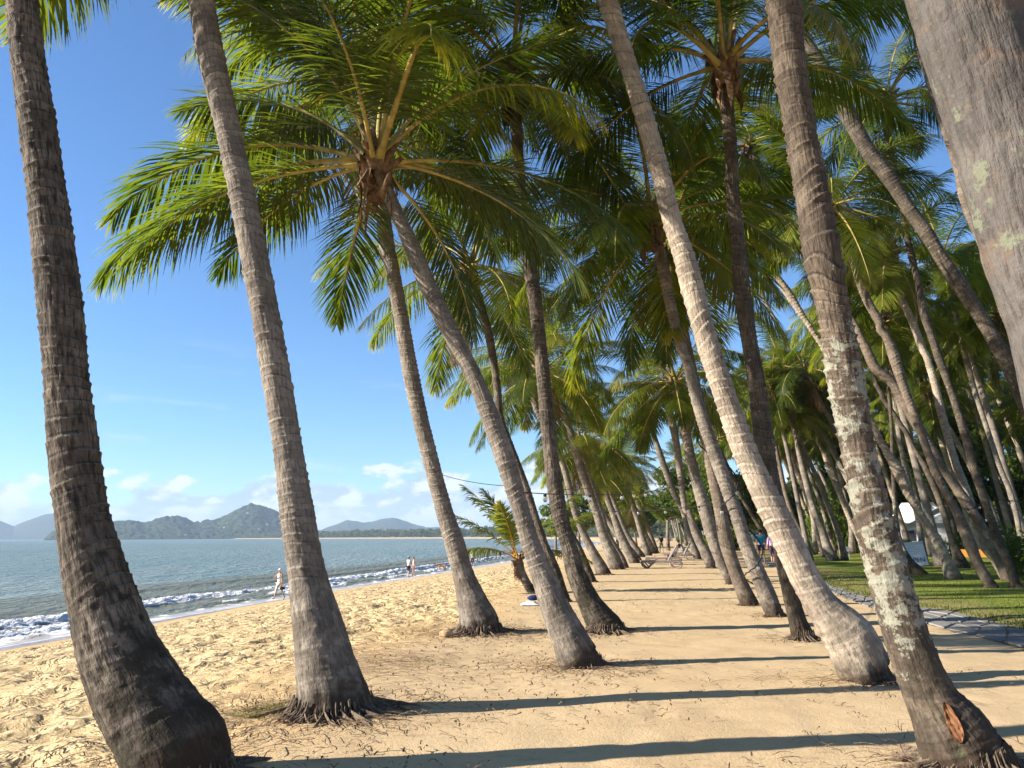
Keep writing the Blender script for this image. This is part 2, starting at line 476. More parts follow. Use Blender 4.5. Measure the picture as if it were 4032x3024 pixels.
c = t.mix(bz, (0.55, 0.35, 0.15), c_beach)
c = t.mix(fz, c, c_firm)
c = t.mix(t.ramp(g2, 0.55, 0.80, 0.0, 0.30), c, (0.33, 0.21, 0.11))
c = t.mix(t.ramp(g3, 0.62, 0.78, 0.0, 0.35), c, (0.25, 0.16, 0.09))
bits = t.math('MULTIPLY', t.ramp(t.voro(t.coord('Object', (1, 1.6, 0.01)), 13.0), 0.16, 0.08), t.ramp(t.noise(obj, 1.4, 4, 0.6), 0.50, 0.62))
c = t.mix(t.math('MULTIPLY', bits, 0.6), c, (0.15, 0.095, 0.055))
# leaf dust and fine litter gathered in streaks on the firm sand
lit_ = t.noise(t.coord('Object', (1.0, 2.6, 1)), 1.6, 6, 0.68)
c = t.mix(t.math('MULTIPLY', t.ramp(lit_, 0.56, 0.70, 0.0, 0.42), fz), c, (0.22, 0.14, 0.08))
inl = t.attr('inland')
c = t.mix(inl, c, (0.075, 0.09, 0.03))
c = t.mix(wet, c, (0.21, 0.165, 0.125))
h = t.math('ADD', t.math('MULTIPLY', g2, 0.5), t.math('MULTIPLY', g3, 0.35))
wob_ = t.noise(obj, 2.6, 3, 0.6, 1.2)
v1 = t.ramp(t.noise(t.coord('Object', (1, 1.25, 0.01)), 3.6, 3, 0.55, 0.8), 0.34, 0.60)
v1 = t.math('MULTIPLY', v1, t.ramp(t.noise(obj, 0.55, 3, 0.6), 0.34, 0.62, 0.35, 1.15))
h = t.math('ADD', h, t.math('MULTIPLY', t.math('MULTIPLY', v1, bz), 1.9))
h = t.math('MULTIPLY', h, t.math('SUBTRACT', 1.0, t.math('MULTIPLY', fz, 0.6)))
t.bump(h, 1.0, 0.042)
rw = t.mix(wet, (0.92, 0.92, 0.92), (0.12, 0.12, 0.12))
M_SAND = t.base(c, None, 0.35); t.l(rw, t.b.inputs['Roughness'])
wete = fbm(W / 5.0, W * 0, 31, 3)
wetv = sstep(3.0, 1.9, O + (wete - 0.45) * 2.0)
inland = sstep(34, 44, O - 4 + fbm(W / 9, U / 9, 40, 3) * 8) * sstep(60, 110, W)
inland = np.maximum(inland, sstep(46, 60, O))
me = new_mesh('ground', np.stack([GX, GY, Z], -1).reshape(-1, 3), quads, attrs={'beach': beach.ravel(), 'firm': firm.ravel(), 'wet': wetv.ravel(), 'inland': inland.ravel()}, mats=[M_SAND])
link('ground', me, kind='structure')

# ------------------------------------------------------------------ sea
t = NT('sea_water')
obj = t.coord('Object')
wv1 = t.noise(t.coord('Object', (0.9, 0.32, 1)), 0.55, 5, 0.6, 0.4)
wv2 = t.noise(t.coord('Object', (1.0, 0.30, 1)), 2.2, 4, 0.6)
wv3 = t.noise(t.coord('Object', (0.05, 0.014, 1)), 1.0, 4, 0.6)
c = t.mix(t.ramp(wv3, 0.35, 0.65), (0.135, 0.180, 0.150), (0.185, 0.215, 0.170))
t.bump(t.math('ADD', t.math('MULTIPLY', wv1, 1.0), t.math('MULTIPLY', wv2, 0.35)), 1.0, 1.6)
M_SEA = t.base(c, 0.28, 0.16); t.b.inputs['IOR'].default_value = 1.33
sv = [(-6000, -600, SEA), (6000, -600, SEA), (6000, 5950, SEA), (-6000, 5950, SEA)]
link('sea', new_mesh('sea', sv, [(0, 1, 2, 3)], mats=[M_SEA], smooth=False), kind='structure')

# breaking waves and swash
wsS = list(np.arange(-12, 70, 0.16)) + grow(70.0, 0.16, 1.02, 330)
osS = np.concatenate([np.arange(-17.0, -9.0, 0.25), np.arange(-9.0, 1.6, 0.085)])
W, O = np.meshgrid(np.array(wsS), osS, indexing='ij')
cx, cy, nx, ny = coast(W)
GX = cx + nx * O; GY = cy + ny * O
zz = np.zeros_like(W); foam = np.zeros_like(W)
nf = fbm(W / 0.9, O / 0.35, 71, 5); nf2 = fbm(W / 0.35, O / 0.2, 72, 4)
for k, (c0, hh, sd_, wl_) in enumerate([(-1.8, 0.20, 51, 7.0), (-4.4, 0.34, 52, 19.0), (-7.8, 0.15, 53, 22.0), (-12.0, 0.12, 54, 33.0)]):
    c = c0 + (fbm(W / 8.0, W * 0 + k, sd_, 3) - 0.45) * 2.0 + (fbm(W / 1.1, W * 0 + k, sd_ + 30, 2) - 0.4) * 0.35
    a = hh * sstep(0.12, 0.50, fbm(W / wl_, W * 0 + 3.3 * k, sd_ + 9, 2) + 0.04)
    d = O - c
    prof = np.where(d < 0, np.exp(-(d / 1.1) ** 2), np.exp(-(d / 0.62) ** 2))
    zz = np.maximum(zz, a * prof * (0.85 + 0.3 * nf))
    if k < 2:
        br = sstep(0.05, 0.20, a) * (sstep(-0.30, 0.05, d) * sstep(1.25 + k * 0.1, 0.25, d) * 1.15 + 0.35 * sstep(-0.5, -0.05, d) * sstep(0.3, 0, d))
        foam = np.maximum(foam, sstep(0.38, 0.58, nf * 0.9 + br * 0.50 - 0.22) * sstep(0.1, 0.5, br))
        back = sstep(0.06, 0.2, a) * sstep(-2.4, -0.4, d) * sstep(0.0, -0.3, d)
        foam = np.maximum(foam, back * sstep(0.50, 0.60, nf) * 0.6)
sw = 1.15 + (fbm(W / 4.5, W * 0, 61, 3) - 0.45) * 1.9 + (fbm(W / 0.8, W * 0, 62, 2) - 0.4) * 0.2
foam = np.maximum(foam, sstep(-0.50, -0.1, O - sw) * sstep(0.05, -0.02, O - sw) * sstep(0.22, 0.5, nf2 + 0.1))
foam = np.maximum(foam, sstep(-2.0, -0.6, O) * sstep(0.56, 0.66, nf) * 0.6)
sandz = hgt(O + U_WATER)
base = np.maximum(SEA + 0.012, sandz + 0.014)
fade = sstep(-17, -15.0, O)
zz = base + zz * fade + foam * (nf2 - 0.3) * 0.22 * sstep(0.3, -0.8, O)
zz = np.where(O > sw, sandz - 0.06, zz)
zz = np.where(O < -16.6, SEA - 0.3, zz)
i = np.arange(len(wsS) - 1)[:, None] * len(osS) + np.arange(len(osS) - 1)[None, :]
quads = np.stack([i, i + 1, i + 1 + len(osS), i + len(osS)], -1).reshape(-1, 4)[:, ::-1]
t = NT('surf_water')
fo = t.attr('foam'); ct = t.attr('crest')
wv = t.noise(t.coord('Object', (0.9, 0.35, 1)), 1.6, 5, 0.6)
c = t.mix(ct, (0.165, 0.18, 0.13), (0.24, 0.22, 0.13))
c = t.mix(t.attr('film'), c, (0.40, 0.37, 0.36))  # pale film colour also stands in for reflected sky and thin foam
c = t.mix(fo, c, (0.80, 0.80, 0.80))
t.base(c, None, 0.14); t.b.inputs['IOR'].default_value = 1.33
t.l(t.mix(fo, (0.28, 0.28, 0.28), (0.85, 0.85, 0.85)), t.b.inputs['Roughness'])
t.bump(t.math('MULTIPLY', wv, t.math('SUBTRACT', 1.0, t.attr('film'))), 1.0, 0.8)
tr = t.n('ShaderNodeBsdfTranslucent'); tr.inputs[0].default_value = (0.42, 0.38, 0.20, 1)
ms = t.n('ShaderNodeMixShader'); t.l(t.math('MULTIPLY', ct, t.math('SUBTRACT', 0.6, t.math('MULTIPLY', fo, 0.45))), ms.inputs[0])
t.l(t.b.outputs[0], ms.inputs[1]); t.l(tr.outputs[0], ms.inputs[2]); t.l(ms.outputs[0], t.o.inputs[0])
crest = 0.35 + 0.65 * sstep(0.03, 0.18, zz - base)
film = sstep(-1.1, -0.1, O)
link('surf', new_mesh('surf', np.stack([GX, GY, zz], -1).reshape(-1, 3), quads, attrs={'foam': np.clip(foam, 0, 1).ravel(), 'crest': crest.ravel(), 'film': film.ravel()}, mats=[t.m]), kind='structure')

# ------------------------------------------------------------------ hills across the bay
def forest_mat(name, a, b, rock=None):
    t = NT(name)
    o = t.coord('Object')
    n = t.noise(o, 0.035, 6, 0.65); n2 = t.noise(o, 0.2, 3, 0.6)
    c = t.mix(t.ramp(n, 0.35, 0.68), a, b)
    c = t.mix(t.ramp(n2, 0.45, 0.7, 0.0, 0.5), c, tuple(q * 0.5 for q in a))
    return t.base(c, 0.95, 0.1)
M_FOR = forest_mat('hill_forest', (0.014, 0.027, 0.009), (0.045, 0.060, 0.020))
M_FORD = forest_mat('far_forest', (0.018, 0.030, 0.014), (0.035, 0.048, 0.020))
def hill(name, prof, dist, depth, mat, ncol=260, nrow=60, bump=5.0, cell=11.0, base_z=SEA, sharp=1.0):
    prof = sorted(prof)
    xs = np.linspace(prof[0][0], prof[-1][0], ncol)
    ys = np.interp(xs, [p[0] for p in prof], [p[1] for p in prof])
    D = np.array([ray(a, b) for a, b in zip(xs, ys)])
    hor = np.hypot(D[:, 0], D[:, 1]); el = D[:, 2] / hor
    ux, uy = D[:, 0] / hor, D[:, 1] / hor
    ridge = np.maximum(CAM_Z + dist * el - base_z, 0)
    tt = np.linspace(-1, 1, nrow)
    q = dist + tt[None, :] * depth
    X = ux[:, None] * q; Y = uy[:, None] * q
    shape = np.where(tt < 0, 1 - np.abs(tt) ** sharp, 1 - np.abs(tt) ** 1.4)
    sub = 0.75 + 0.5 * fbm(X / (depth * .35), Y / (depth * .35), 81, 3)
    shp = np.clip(shape[None, :] * (1 + (sub - 1) * (1 - np.maximum(0, 1 - np.abs(tt) * 6))[None, :]), 0, 1.0)
    lump = np.maximum(vnoise(X / cell, Y / cell, 82), vnoise(X / cell + 7.3, Y / cell + 2.1, 83))
    z_ = base_z - 1.0 + ridge[:, None] * shp + (lump - 0.6) * bump * sstep(0.01, 0.12, shp) * sstep(0, bump * 2, ridge)[:, None]
    z_[:, 0] = base_z - 3; z_[:, -1] = base_z - 3
    i = np.arange(ncol - 1)[:, None] * nrow + np.arange(nrow - 1)[None, :]
    f = np.stack([i, i + nrow, i + nrow + 1, i + 1], -1).reshape(-1, 4)
    me = new_mesh(name, np.stack([X, Y, z_], -1).reshape(-1, 3), f, mats=[mat])
    return link(name, me, kind='structure'), (xs, ux, uy, ridge, tt, depth, dist, base_z, z_)
k = 0.5425
def q4(pts): return [(a * k, 1800 + b * k) for a, b in pts]
def q5(pts): return [(1200 + a * .4521, 1900 + b * .4521) for a, b in pts]
headland = hill('headland_hill', q4([(318, 594), (340, 572), (372, 548), (430, 523), (520, 500), (640, 486), (760, 480), (800, 474), (900, 464), (960, 456), (1010, 462), (1060, 476), (1100, 466), (1130, 452), (1200, 431), (1300, 424), (1350, 440), (1400, 464), (1440, 468), (1480, 460), (1540, 452), (1600, 440), (1700, 382), (1760, 352), (1840, 329), (1900, 343), (2000, 384), (2060, 420), (2130, 470), (2200, 520), (2290, 565), (2330, 590)]), 2500, 330, M_FOR, 420, 110, 13.0, 13.0)[1]
hill('far_mountain', q4([(-330, 560), (-160, 440), (0, 461), (60, 482), (100, 499), (150, 478), (200, 455), (300, 419), (400, 398), (520, 415), (640, 450), (760, 462), (830, 455), (950, 500), (1100, 560), (1200, 590)]), 5300, 500, M_FORD, 200, 40, 6.0, 40.0)
hill('bay_hill', q5([(-250, 440), (-60, 425), (120, 412), (150, 408), (250, 368), (330, 336), (375, 324), (440, 333), (530, 345), (590, 336), (640, 321), (700, 306), (760, 303), (800, 308), (900, 338), (1000, 370), (1060, 388), (1150, 386), (1240, 384), (1400, 400), (1600, 425)]), 4300, 450, M_FORD, 240, 40, 6.0, 30.0)
hill('inland_hill', [(2150, 2100), (2215, 2035), (2240, 2010), (2275, 2000), (2300, 2012), (2330, 2014), (2380, 2005), (2450, 1985), (2520, 1968), (2570, 1952), (2620, 1936), (2700, 1905), (2850, 1880), (3000, 1890), (3300, 1930), (3600, 1900), (4000, 1960), (4400, 2080)], 3000, 500, M_FORD, 240, 50, 8.0, 22.0, 0.0)

# small white houses scattered on the forested hill
M_HOUSE = flat_mat('house_paint', (0.26, 0.26, 0.255), 0.7, 0.2, 2.0)
M_WHITE = flat_mat('white_paint', (0.72, 0.72, 0.70), 0.6, 0.08, 2.0)
M_ROOF = flat_mat('grey_roof', (0.22, 0.22, 0.22), 0.7, 0.1, 2.0)
mbw = MB(); mbw.box((0, 0, 1.3), (6.5, 4, 3.0))
mbr = MB(); mbr.add([(-3.6, -2.4, 2.7), (3.6, -2.4, 2.7), (3.6, 2.4, 2.7), (-3.6, 2.4, 2.7), (-2.5, 0, 4.0), (2.5, 0, 4.0)], [(0, 1, 5, 4), (2, 3, 4, 5), (1, 2, 5), (3, 0, 4), (3, 2, 1, 0)])
mew = new_mesh('house_wall', mbw.v, mbw.f, smooth=False, mats=[M_HOUSE]); mer = new_mesh('house_roof', mbr.v, mbr.f, smooth=False, mats=[M_ROOF])
xs, ux, uy, ridge, tt, dep, dis, bz_, zg = headland
rr = random.Random(5)
for (hx, lev) in [(1355, 8), (1480, 30), (1492, 20), (1520, 34), (1600, 24), (1622, 38), (1635, 22), (1655, 30), (1700, 34), (1742, 30), (1760, 22), (1800, 40), (1890, 12), (1945, 26)]:
    ci = int(np.argmin(abs(xs - hx * k))); j = lev
    o = thing('house', 'tiny white house among the trees on the far forested headland hill', 'house', (ux[ci] * (dis + tt[j] * dep), uy[ci] * (dis + tt[j] * dep), zg[ci, j] + 1.0), rr.uniform(-0.5, 0.5), 'white houses on the far hill')
    link('wall', mew, o); link('roof', mer, o)

# ------------------------------------------------------------------ air
hz = MB(); hz.box((0, 0, 110), (12400, 8600, 234))
t = NT('haze_air'); t.t.nodes.remove(t.b)
vol = t.n('ShaderNodeVolumePrincipled'); vol.inputs['Color'].default_value = (0.62, 0.80, 1.0, 1)
vol.inputs['Density'].default_value = 0.00014
t.l(vol.outputs[0], t.o.inputs['Volume'])
hz.build('haze', t.m, smooth=False, loc=(0, 1800, 0), kind='stuff')

# ------------------------------------------------------------------ coconut palms
M_STALK = flat_mat('orange_stalk', (0.42, 0.22, 0.03), 0.5, 0.25, 5.0)
def frond_mesh(name, seed, elev, bend, mats, L=4.0, droop=1.0, nl=100, sparse=0.0, wm=1.0):
    rg = random.Random(seed)
    n = 22
    P = [Vector((0, 0, 0))]; side = rg.uniform(-0.25, 0.25)
    Ts = []
    for i in range(n):
        t_ = (i + 0.5) / n
        e = R(elev) - R(bend) * t_ ** 1.25
        y = side * t_ ** 1.5
        T = Vector((math.cos(e) * math.cos(y), math.cos(e) * math.sin(y), math.sin(e)))
        Ts.append(T); P.append(P[-1] + T * (L / n))
    def at(t_):
        f = min(max(t_, 0), 0.9999) * n; i = int(f); q = f - i
        T = Ts[i].lerp(Ts[min(i + 1, n - 1)], q).normalized()
        return P[i].lerp(P[i + 1], q), T
    V = []; F = []; M = []; UV = []
    # petiole and rachis
    m = 5
    for i in range(n + 1):
        t_ = i / n; p, T = at(t_)
        S_ = Vector((-T.y, T.x, 0)).normalized(); N = T.cross(S_) * -1
        w = 0.048 * (1 - t_) ** 0.9 + 0.005 + 0.05 * max(0, 1 - t_ / 0.08); hh = w * 0.62
        for k in range(m):
            a = 2 * math.pi * k / m
            V.append(p + S_ * (math.cos(a) * w) + N * (math.sin(a) * hh)); UV.append((t_ * 0.5, 0.1))
    for i in range(n):
        for k in range(m):
            F.append((i * m + k, i * m + (k + 1) % m, (i + 1) * m + (k + 1) % m, (i + 1) * m + k)); M.append(1)
    t0 = 0.20
    torn = [rg.random() for _ in range(12)]
    for j in range(nl):
        for sd in (-1, 1):
            if rg.random() < sparse: continue
            t_ = t0 + (1 - t0) * (j + rg.uniform(-0.3, 0.3)) / nl
            t_ = min(max(t_, t0), 0.997)
            p, T = at(t_)
            S_ = Vector((-T.y, T.x, 0)).normalized(); N = (T.cross(S_) * -1).normalized()
            if N.z < 0 and abs(T.z) < 0.98: N = -N
            q = (t_ - t0) / (1 - t0)
            ln = (0.34 + 0.80 * math.sin(math.pi * min(1, 0.12 + q * 0.80) ** 0.85)) * 0.98 * rg.uniform(0.80, 1.10)
            ln *= 1 - 0.45 * max(0, q - 0.8) / 0.2
            ang = R(66 - 42 * q + rg.uniform(-6, 6))
            vee = R(16 - 38 * rg.random() - 10 * q)
            d = T * math.cos(ang) + (S_ * (sd * math.cos(vee)) + N * math.sin(vee)) * math.sin(ang)
            w = (0.0135 + 0.006 * math.sin(math.pi * q)) * rg.uniform(0.8, 1.15) * wm
            pt = p.copy(); b = len(V)
            g = droop * rg.uniform(0.45, 1.45)
            st = 3
            for s_ in range(st + 1):
                r_ = s_ / st
                wd = d.cross(N)
                if wd.length < 1e-4: wd = T
                wd.normalize()
                ww = w * (0.55 + 1.2 * r_ if r_ < 0.35 else (1.0 - ((r_ - 0.35) / 0.65) ** 1.6))
                if s_ < st:
                    V.append(pt - wd * ww); V.append(pt + wd * ww); UV += [(t_, r_), (t_, r_)]
                else:
                    V.append(pt); UV.append((t_, 1.0))
                d = (d + Vector((0, 0, -0.30 * g * (0.35 + r_)))).normalized()
                pt = pt + d * (ln / st)
            F += [(b, b + 1, b + 3, b + 2), (b + 2, b + 3, b + 5, b + 4), (b + 4, b + 5, b + 6)]; M += [0, 0, 0]
    return new_mesh(name, [tuple(v) for v in V], F, uv=UV, matidx=M, mats=mats)

CLS = [(84, 30), (68, 62), (52, 78), (36, 84), (20, 76), (4, 62), (-14, 46), (-34, 34)]
FM = {}
for ci, (e, b) in enumerate(CLS):
    FM[e] = [frond_mesh('frond', 100 + ci * 7 + s_, e, b * f_, [M_FROND, M_RACHIS], droop=0.9 + 0.25 * (s_ % 2)) for s_, f_ in enumerate((0.8, 1.0, 1.2))]
FMY = {e: [frond_mesh('frond', 300 + ci, e, b, [M_FRONDY, M_RACHIS], droop=0.9)] for ci, (e, b) in enumerate(CLS)}
FMYO = {84: [frond_mesh('frond', 501, 84, 30, [M_FRONDY, M_STALK], wm=2.3, nl=70)], 68: [frond_mesh('frond', 502, 68, 62, [M_FRONDY, M_STALK], wm=2.3, nl=70)]}
FMD = [frond_mesh('frond', 400 + s_, -52 - 12 * s_, 28, [M_DEAD, M_RACHISD], droop=1.5, sparse=0.35) for s_ in range(2)]

def fibre_mesh(seed):
    rg = random.Random(seed); mb = MB()
    for k in range(16):
        a = rg.uniform(0, 6.28); z0 = rg.uniform(-0.55, 0.05)
        r1 = 0.10; L_ = rg.uniform(0.25, 0.6); el = rg.uniform(0.5, 1.3)
        c, s_ = math.cos(a), math.sin(a)
        pts = [(c * r1, s_ * r1, z0), (c * (r1 + 0.10), s_ * (r1 + 0.10), z0 + L_ * 0.45), (c * (r1 + L_ * math.cos(el) * 0.8), s_ * (r1 + L_ * math.cos(el) * 0.8), z0 + L_ * math.sin(el))]
        mb.tube(pts, [0.085, 0.06, 0.03], 6)
    for k in range(26):
        a = rg.uniform(0, 6.28); z0 = rg.uniform(-0.5, 0.2); c, s_ = math.cos(a), math.sin(a); r1 = rg.uniform(0.13, 0.20); L_ = rg.uniform(0.2, 0.65); w = rg.uniform(0.03, 0.10)
        t_ = (-s_ * w, c * w)
        o = rg.uniform(0.02, 0.16)
        mb.add([(c * r1 - t_[0], s_ * r1 - t_[1], z0), (c * r1 + t_[0], s_ * r1 + t_[1], z0), (c * (r1 + o) + t_[0] * .7, s_ * (r1 + o) + t_[1] * .7, z0 - L_ * .6), (c * (r1 + o) - t_[0] * .7, s_ * (r1 + o) - t_[1] * .7, z0 - L_ * .6), (c * (r1 + o * .7), s_ * (r1 + o * .7), z0 - L_)], [(0, 1, 2, 3), (3, 2, 4)])
    return new_mesh('fibre_sheath', mb.v, mb.f, mats=[M_FIBRE])
FIB = [fibre_mesh(s_) for s_ in range(3)]
ROOTS = []
for s_ in range(3):
    rg = random.Random(900 + s_); mb = MB()
    for k in range(210):
        a = rg.uniform(0, 6.28); L_ = rg.uniform(0.08, 0.40) if k % 7 else rg.uniform(0.5, 1.5); c, s2 = math.cos(a), math.sin(a); wob = rg.uniform(-0.4, 0.4)
        z0 = rg.uniform(0.03, 0.15)
        pts = [(c * 0.93, s2 * 0.93, z0), (c * 1.03, s2 * 1.03, z0 * 0.45), (math.cos(a + wob * .4) * (1.02 + L_ * .5), math.sin(a + wob * .4) * (1.02 + L_ * .5), 0.012), (math.cos(a + wob) * (1.02 + L_), math.sin(a + wob) * (1.02 + L_), -0.03)]
        r_ = rg.uniform(0.008, 0.022)
        mb.tube(pts, [r_ * 1.3, r_ * 1.1, r_, r_ * .4], 5, cap=False)
    ROOTS.append(new_mesh('roots', mb.v, mb.f, mats=[M_ROOT]))

def crown(root, top, seed, n=21, L=1.0, lean=(0, 0), yellow=0.0, dead=0, custom=(), lowest=-36, detail=True, young=False):
    rg = random.Random(seed)
    az0 = rg.uniform(0, 6.28)
    lst = list(custom)
    for k in range(n):
        q = (k + 0.5) / n
        e = 86 - (86 - lowest) * q ** 0.9 + rg.uniform(-7, 7)
        lst.append((math.degrees(az0) + k * 137.5 + rg.uniform(-12, 12), e, rg.uniform(0.86, 1.06)))
    for k, (az, e, sc, *fc) in enumerate(lst):
        cl = fc[0] if fc else min(CLS, key=lambda c: abs(c[0] - e))[0]
        me = rg.choice(FMY[cl]) if rg.random() < yellow else rg.choice(FM[cl])
        if young: me = FMYO[cl][0]
        o = link('frond', me, root)
        a = R(az); off = 0.09
        o.location = (top[0] + math.cos(a) * off, top[1] + math.sin(a) * off, top[2] + rg.uniform(-0.12, 0.12) + 0.1 * (e > 40))
        o.rotation_euler = (R(rg.uniform(-12, 12)), R(cl - e), a)
        s_ = L * sc; o.scale = (s_, s_ * rg.choice((-1, 1)), s_)
    for k in range(dead):
        o = link('frond', rg.choice(FMD), root, top)
        o['label'] = 'dry brown hanging frond'
        o.rotation_euler = (R(rg.uniform(-15, 15)), 0, rg.uniform(0, 6.28)); s_ = L * rg.uniform(0.5, 0.75); o.scale = (s_, s_, s_)
    if detail:
        o = link('fibre_sheath', rg.choice(FIB), root, top); o.rotation_euler = (0, 0, rg.uniform(0, 6.28)); o.scale = (L, L, L * 1.05)

def smooth_path(P, r, step):
    """Catmull-Rom through points, resampled every step metres"""
    P = np.asarray(P); r = np.asarray(r)
    n = len(P)
    d = np.r_[0, np.cumsum(np.linalg.norm(np.diff(P, axis=0), axis=1))]
    def tangents(v):
        m = np.zeros_like(v)
        for i in range(n):
            a, b = max(i - 1, 0), min(i + 1, n - 1)
            m[i] = (v[b] - v[a]) / max(d[b] - d[a], 1e-6)
        return m
    s = np.linspace(0, d[-1], max(8, int(d[-1] / step)))
    k = np.clip(np.searchsorted(d, s, side='right') - 1, 0, n - 2)
    h = d[k + 1] - d[k]; t_ = (s - d[k]) / h
    def interp(v):
        m = tangents(v)
        if v.ndim > 1: tt, hh = t_[:, None], h[:, None]
        else: tt, hh = t_, h
        return (2 * tt ** 3 - 3 * tt ** 2 + 1) * v[k] + (tt ** 3 - 2 * tt ** 2 + tt) * hh * m[k] + (-2 * tt ** 3 + 3 * tt ** 2) * v[k + 1] + (tt ** 3 - tt ** 2) * hh * m[k + 1]
    return interp(P), interp(r), s

TRUNKS = {}
def trunk_mesh(P, r, mat, lod, seed, ring=0.088, lipamp=0.012, rough_base=0.0):
    nseg, per = {0: (84, 7), 1: (32, 4), 2: (14, 2)}[lod]
    C, rad, s = smooth_path(P, r, ring / per if lod < 2 else 0.16)
    T = np.gradient(C, axis=0); T /= np.linalg.norm(T, axis=1)[:, None]
    A = np.cross(T, np.array([0, 1.0, 0.0])); A /= np.linalg.norm(A, axis=1)[:, None]
    B = np.cross(A, T)           # roughly +Y, away from the photographer
    th = np.linspace(0, 2 * math.pi, nseg + 1) + math.pi / 2
    TH, SS = np.meshgrid(th, s)
    tn = (TH - math.pi / 2) / (2 * math.pi)
    # the leaf scars run round the stem slightly askew
    sk = (vnoise(SS / 0.9, SS * 0 + seed, 3) - 0.5) * 0.20
    ph = SS + sk * np.cos(TH + seed) + 0.05 * (vnoise(tn * 5, SS / 0.35, seed + 1, 5) - 0.5) + 0.22 * (vnoise(SS / 0.6, SS * 0, seed + 8) - 0.5)
    ri = np.floor(ph / ring); fr = ph / ring - ri
    am = 0.35 + 1.5 * np.clip(vnoise(tn * 4, ri * 1.0, seed + 2, 4) - 0.2, 0, 1)
    up = sstep(0.9, 2.2, SS)
    am = am * (0.45 + 0.55 * up)
    lipv = np.where(fr < 0.86, (fr / 0.86) ** 3.0, 1 - (fr - 0.86) / 0.14 * 1.6)
    disp = lipamp * am * lipv
    # splits and knobs of the bark
    fis = vnoise(tn * 46, SS / 0.085 + tn * 0, seed + 4, 46)
    fis2 = vnoise(tn * 20, SS / 0.35, seed + 5, 20)
    lowz = sstep(2.2, 0.2, SS)
    disp = disp - (0.006 + 0.017 * rough_base * (0.45 + 0.55 * lowz)) * np.clip(0.55 - fis, 0, 1) - 0.007 * (0.3 + rough_base) * np.clip(0.5 - fis2, 0, 1)
    disp = disp + rad[:, None] * 0.12 * (fbm(tn * 4, SS / 0.55, seed + 6, 2) - 0.38) * (0.4 + lowz)
    foot = sstep(0.40, 0.0, SS - 0.15)
    disp = disp + foot * (0.05 * (vnoise(tn * 30, SS / 0.18, seed + 7, 30) - 0.5) - 0.10 * np.clip(vnoise(tn * 7, SS / 0.3, seed + 9, 7) - 0.55, 0, 1))
    if lod == 2: disp = disp * 0.4
    rr_ = rad[:, None] + disp
    V = C[:, None, :] + A[:, None, :] * (np.cos(TH) * rr_)[..., None] + B[:, None, :] * (np.sin(TH) * rr_)[..., None]
    m, w = V.shape[:2]
    i = np.arange(m - 1)[:, None] * w + np.arange(w - 1)[None, :]
    f = np.stack([i, i + 1, i + 1 + w, i + w], -1).reshape(-1, 4)
    uv = np.stack([tn, SS], -1).reshape(-1, 2)
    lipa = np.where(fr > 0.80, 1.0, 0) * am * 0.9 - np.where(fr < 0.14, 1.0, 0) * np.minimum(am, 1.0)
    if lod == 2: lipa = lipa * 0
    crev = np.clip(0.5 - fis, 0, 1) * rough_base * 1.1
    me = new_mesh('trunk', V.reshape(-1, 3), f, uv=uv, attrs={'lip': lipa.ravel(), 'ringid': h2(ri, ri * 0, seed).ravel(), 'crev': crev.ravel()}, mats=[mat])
    return me, C

def palm(key, label, edges, bark='grey', ext=0.0, lod=1, dist=None, basepx=None, crown_kw=None, roots=0.0, plane=10.0, ring=0.088, lip=0.012, group=None, rough=0.3, rmin=0.0, smallpx=None):
    E = sorted([(px(c, (a + b) / 2, y), (b - a) * CROPS[c][2]) for (c, y, a, b) in edges], key=lambda e: -e[0][1])
    n = (math.sin(R(plane)), math.cos(R(plane)))
    if basepx is None:
        base = ground(*E[0][0])
    else:
        base = ground(*basepx)
        if dist: # slide the base along its ray direction on the ground plane to a given forward distance
            d = ray(*basepx); base = np.array([d[0] / d[1] * dist, dist, 0.0])
    P = []; Rr = []
    if basepx is not None:
        P.append(base); Rr.append(None)
    for (c, w) in E:
        p = on_plane(c[0], c[1], base, n)
        dz = (p - C0) @ CF
        P.append(p); Rr.append(w / 2 * dz / FPX)
    P = np.array(P)
    if Rr[0] is None: Rr[0] = Rr[1] * 1.5
    # horizontal widths on a leaning stem
    for i in range(len(P)):
        a, b = P[max(i - 1, 0)], P[min(i + 1, len(P) - 1)]
        pa, pb = project(a), project(b)
        dx, dy = pb[0] - pa[0], pb[1] - pa[1]
        Rr[i] = max(Rr[i] * abs(dy) / max(math.hypot(dx, dy), 1e-6), rmin)
    d = P[-1] - P[-2]; d /= np.linalg.norm(d)
    if ext > 0:
        m = max(1, int(ext / 0.9))
        for q in range(m):
            d = d + np.array([0, 0, 0.06]); d /= np.linalg.norm(d)
            P = np.vstack([P, P[-1] + d * ext / m]); Rr.append(Rr[-1] * 0.965)
    # run the stem a little into the ground
    d0 = P[0] - P[1]; d0 /= np.linalg.norm(d0)
    P = np.vstack([P[0] + np.array([d0[0] * 0.06, d0[1] * 0.06, -0.16]), P]); Rr = [Rr[0] * 1.06] + Rr
    root = thing('palm_tree', label, 'palm tree', base, 0, group)
    me, C = trunk_mesh(P - base, Rr, BARK[bark], lod, sum(map(ord, key)) % 997, ring, lip, rough)
    link('trunk', me, root)
    TRUNKS[key] = (root, C + base, Rr)
    top = C[-1]
    kw = dict(n=21, L=1.0, seed=sum(map(ord, key)))
    kw.update(crown_kw or {})
    if kw['n'] and 'dead' not in kw: kw['dead'] = (0, 1, 2)[kw['seed'] % 3]
    if kw['n'] or kw.get('custom'): crown(root, top, **kw)
    if roots:
        o = link('roots', ROOTS[len(key) % 3], root, (0, 0, 0.0), kind='stuff')
        rb = Rr[1]; o.scale = (rb * roots, rb * roots, 1.0); o.rotation_euler = (0, 0, base[0] * 3)
    return root

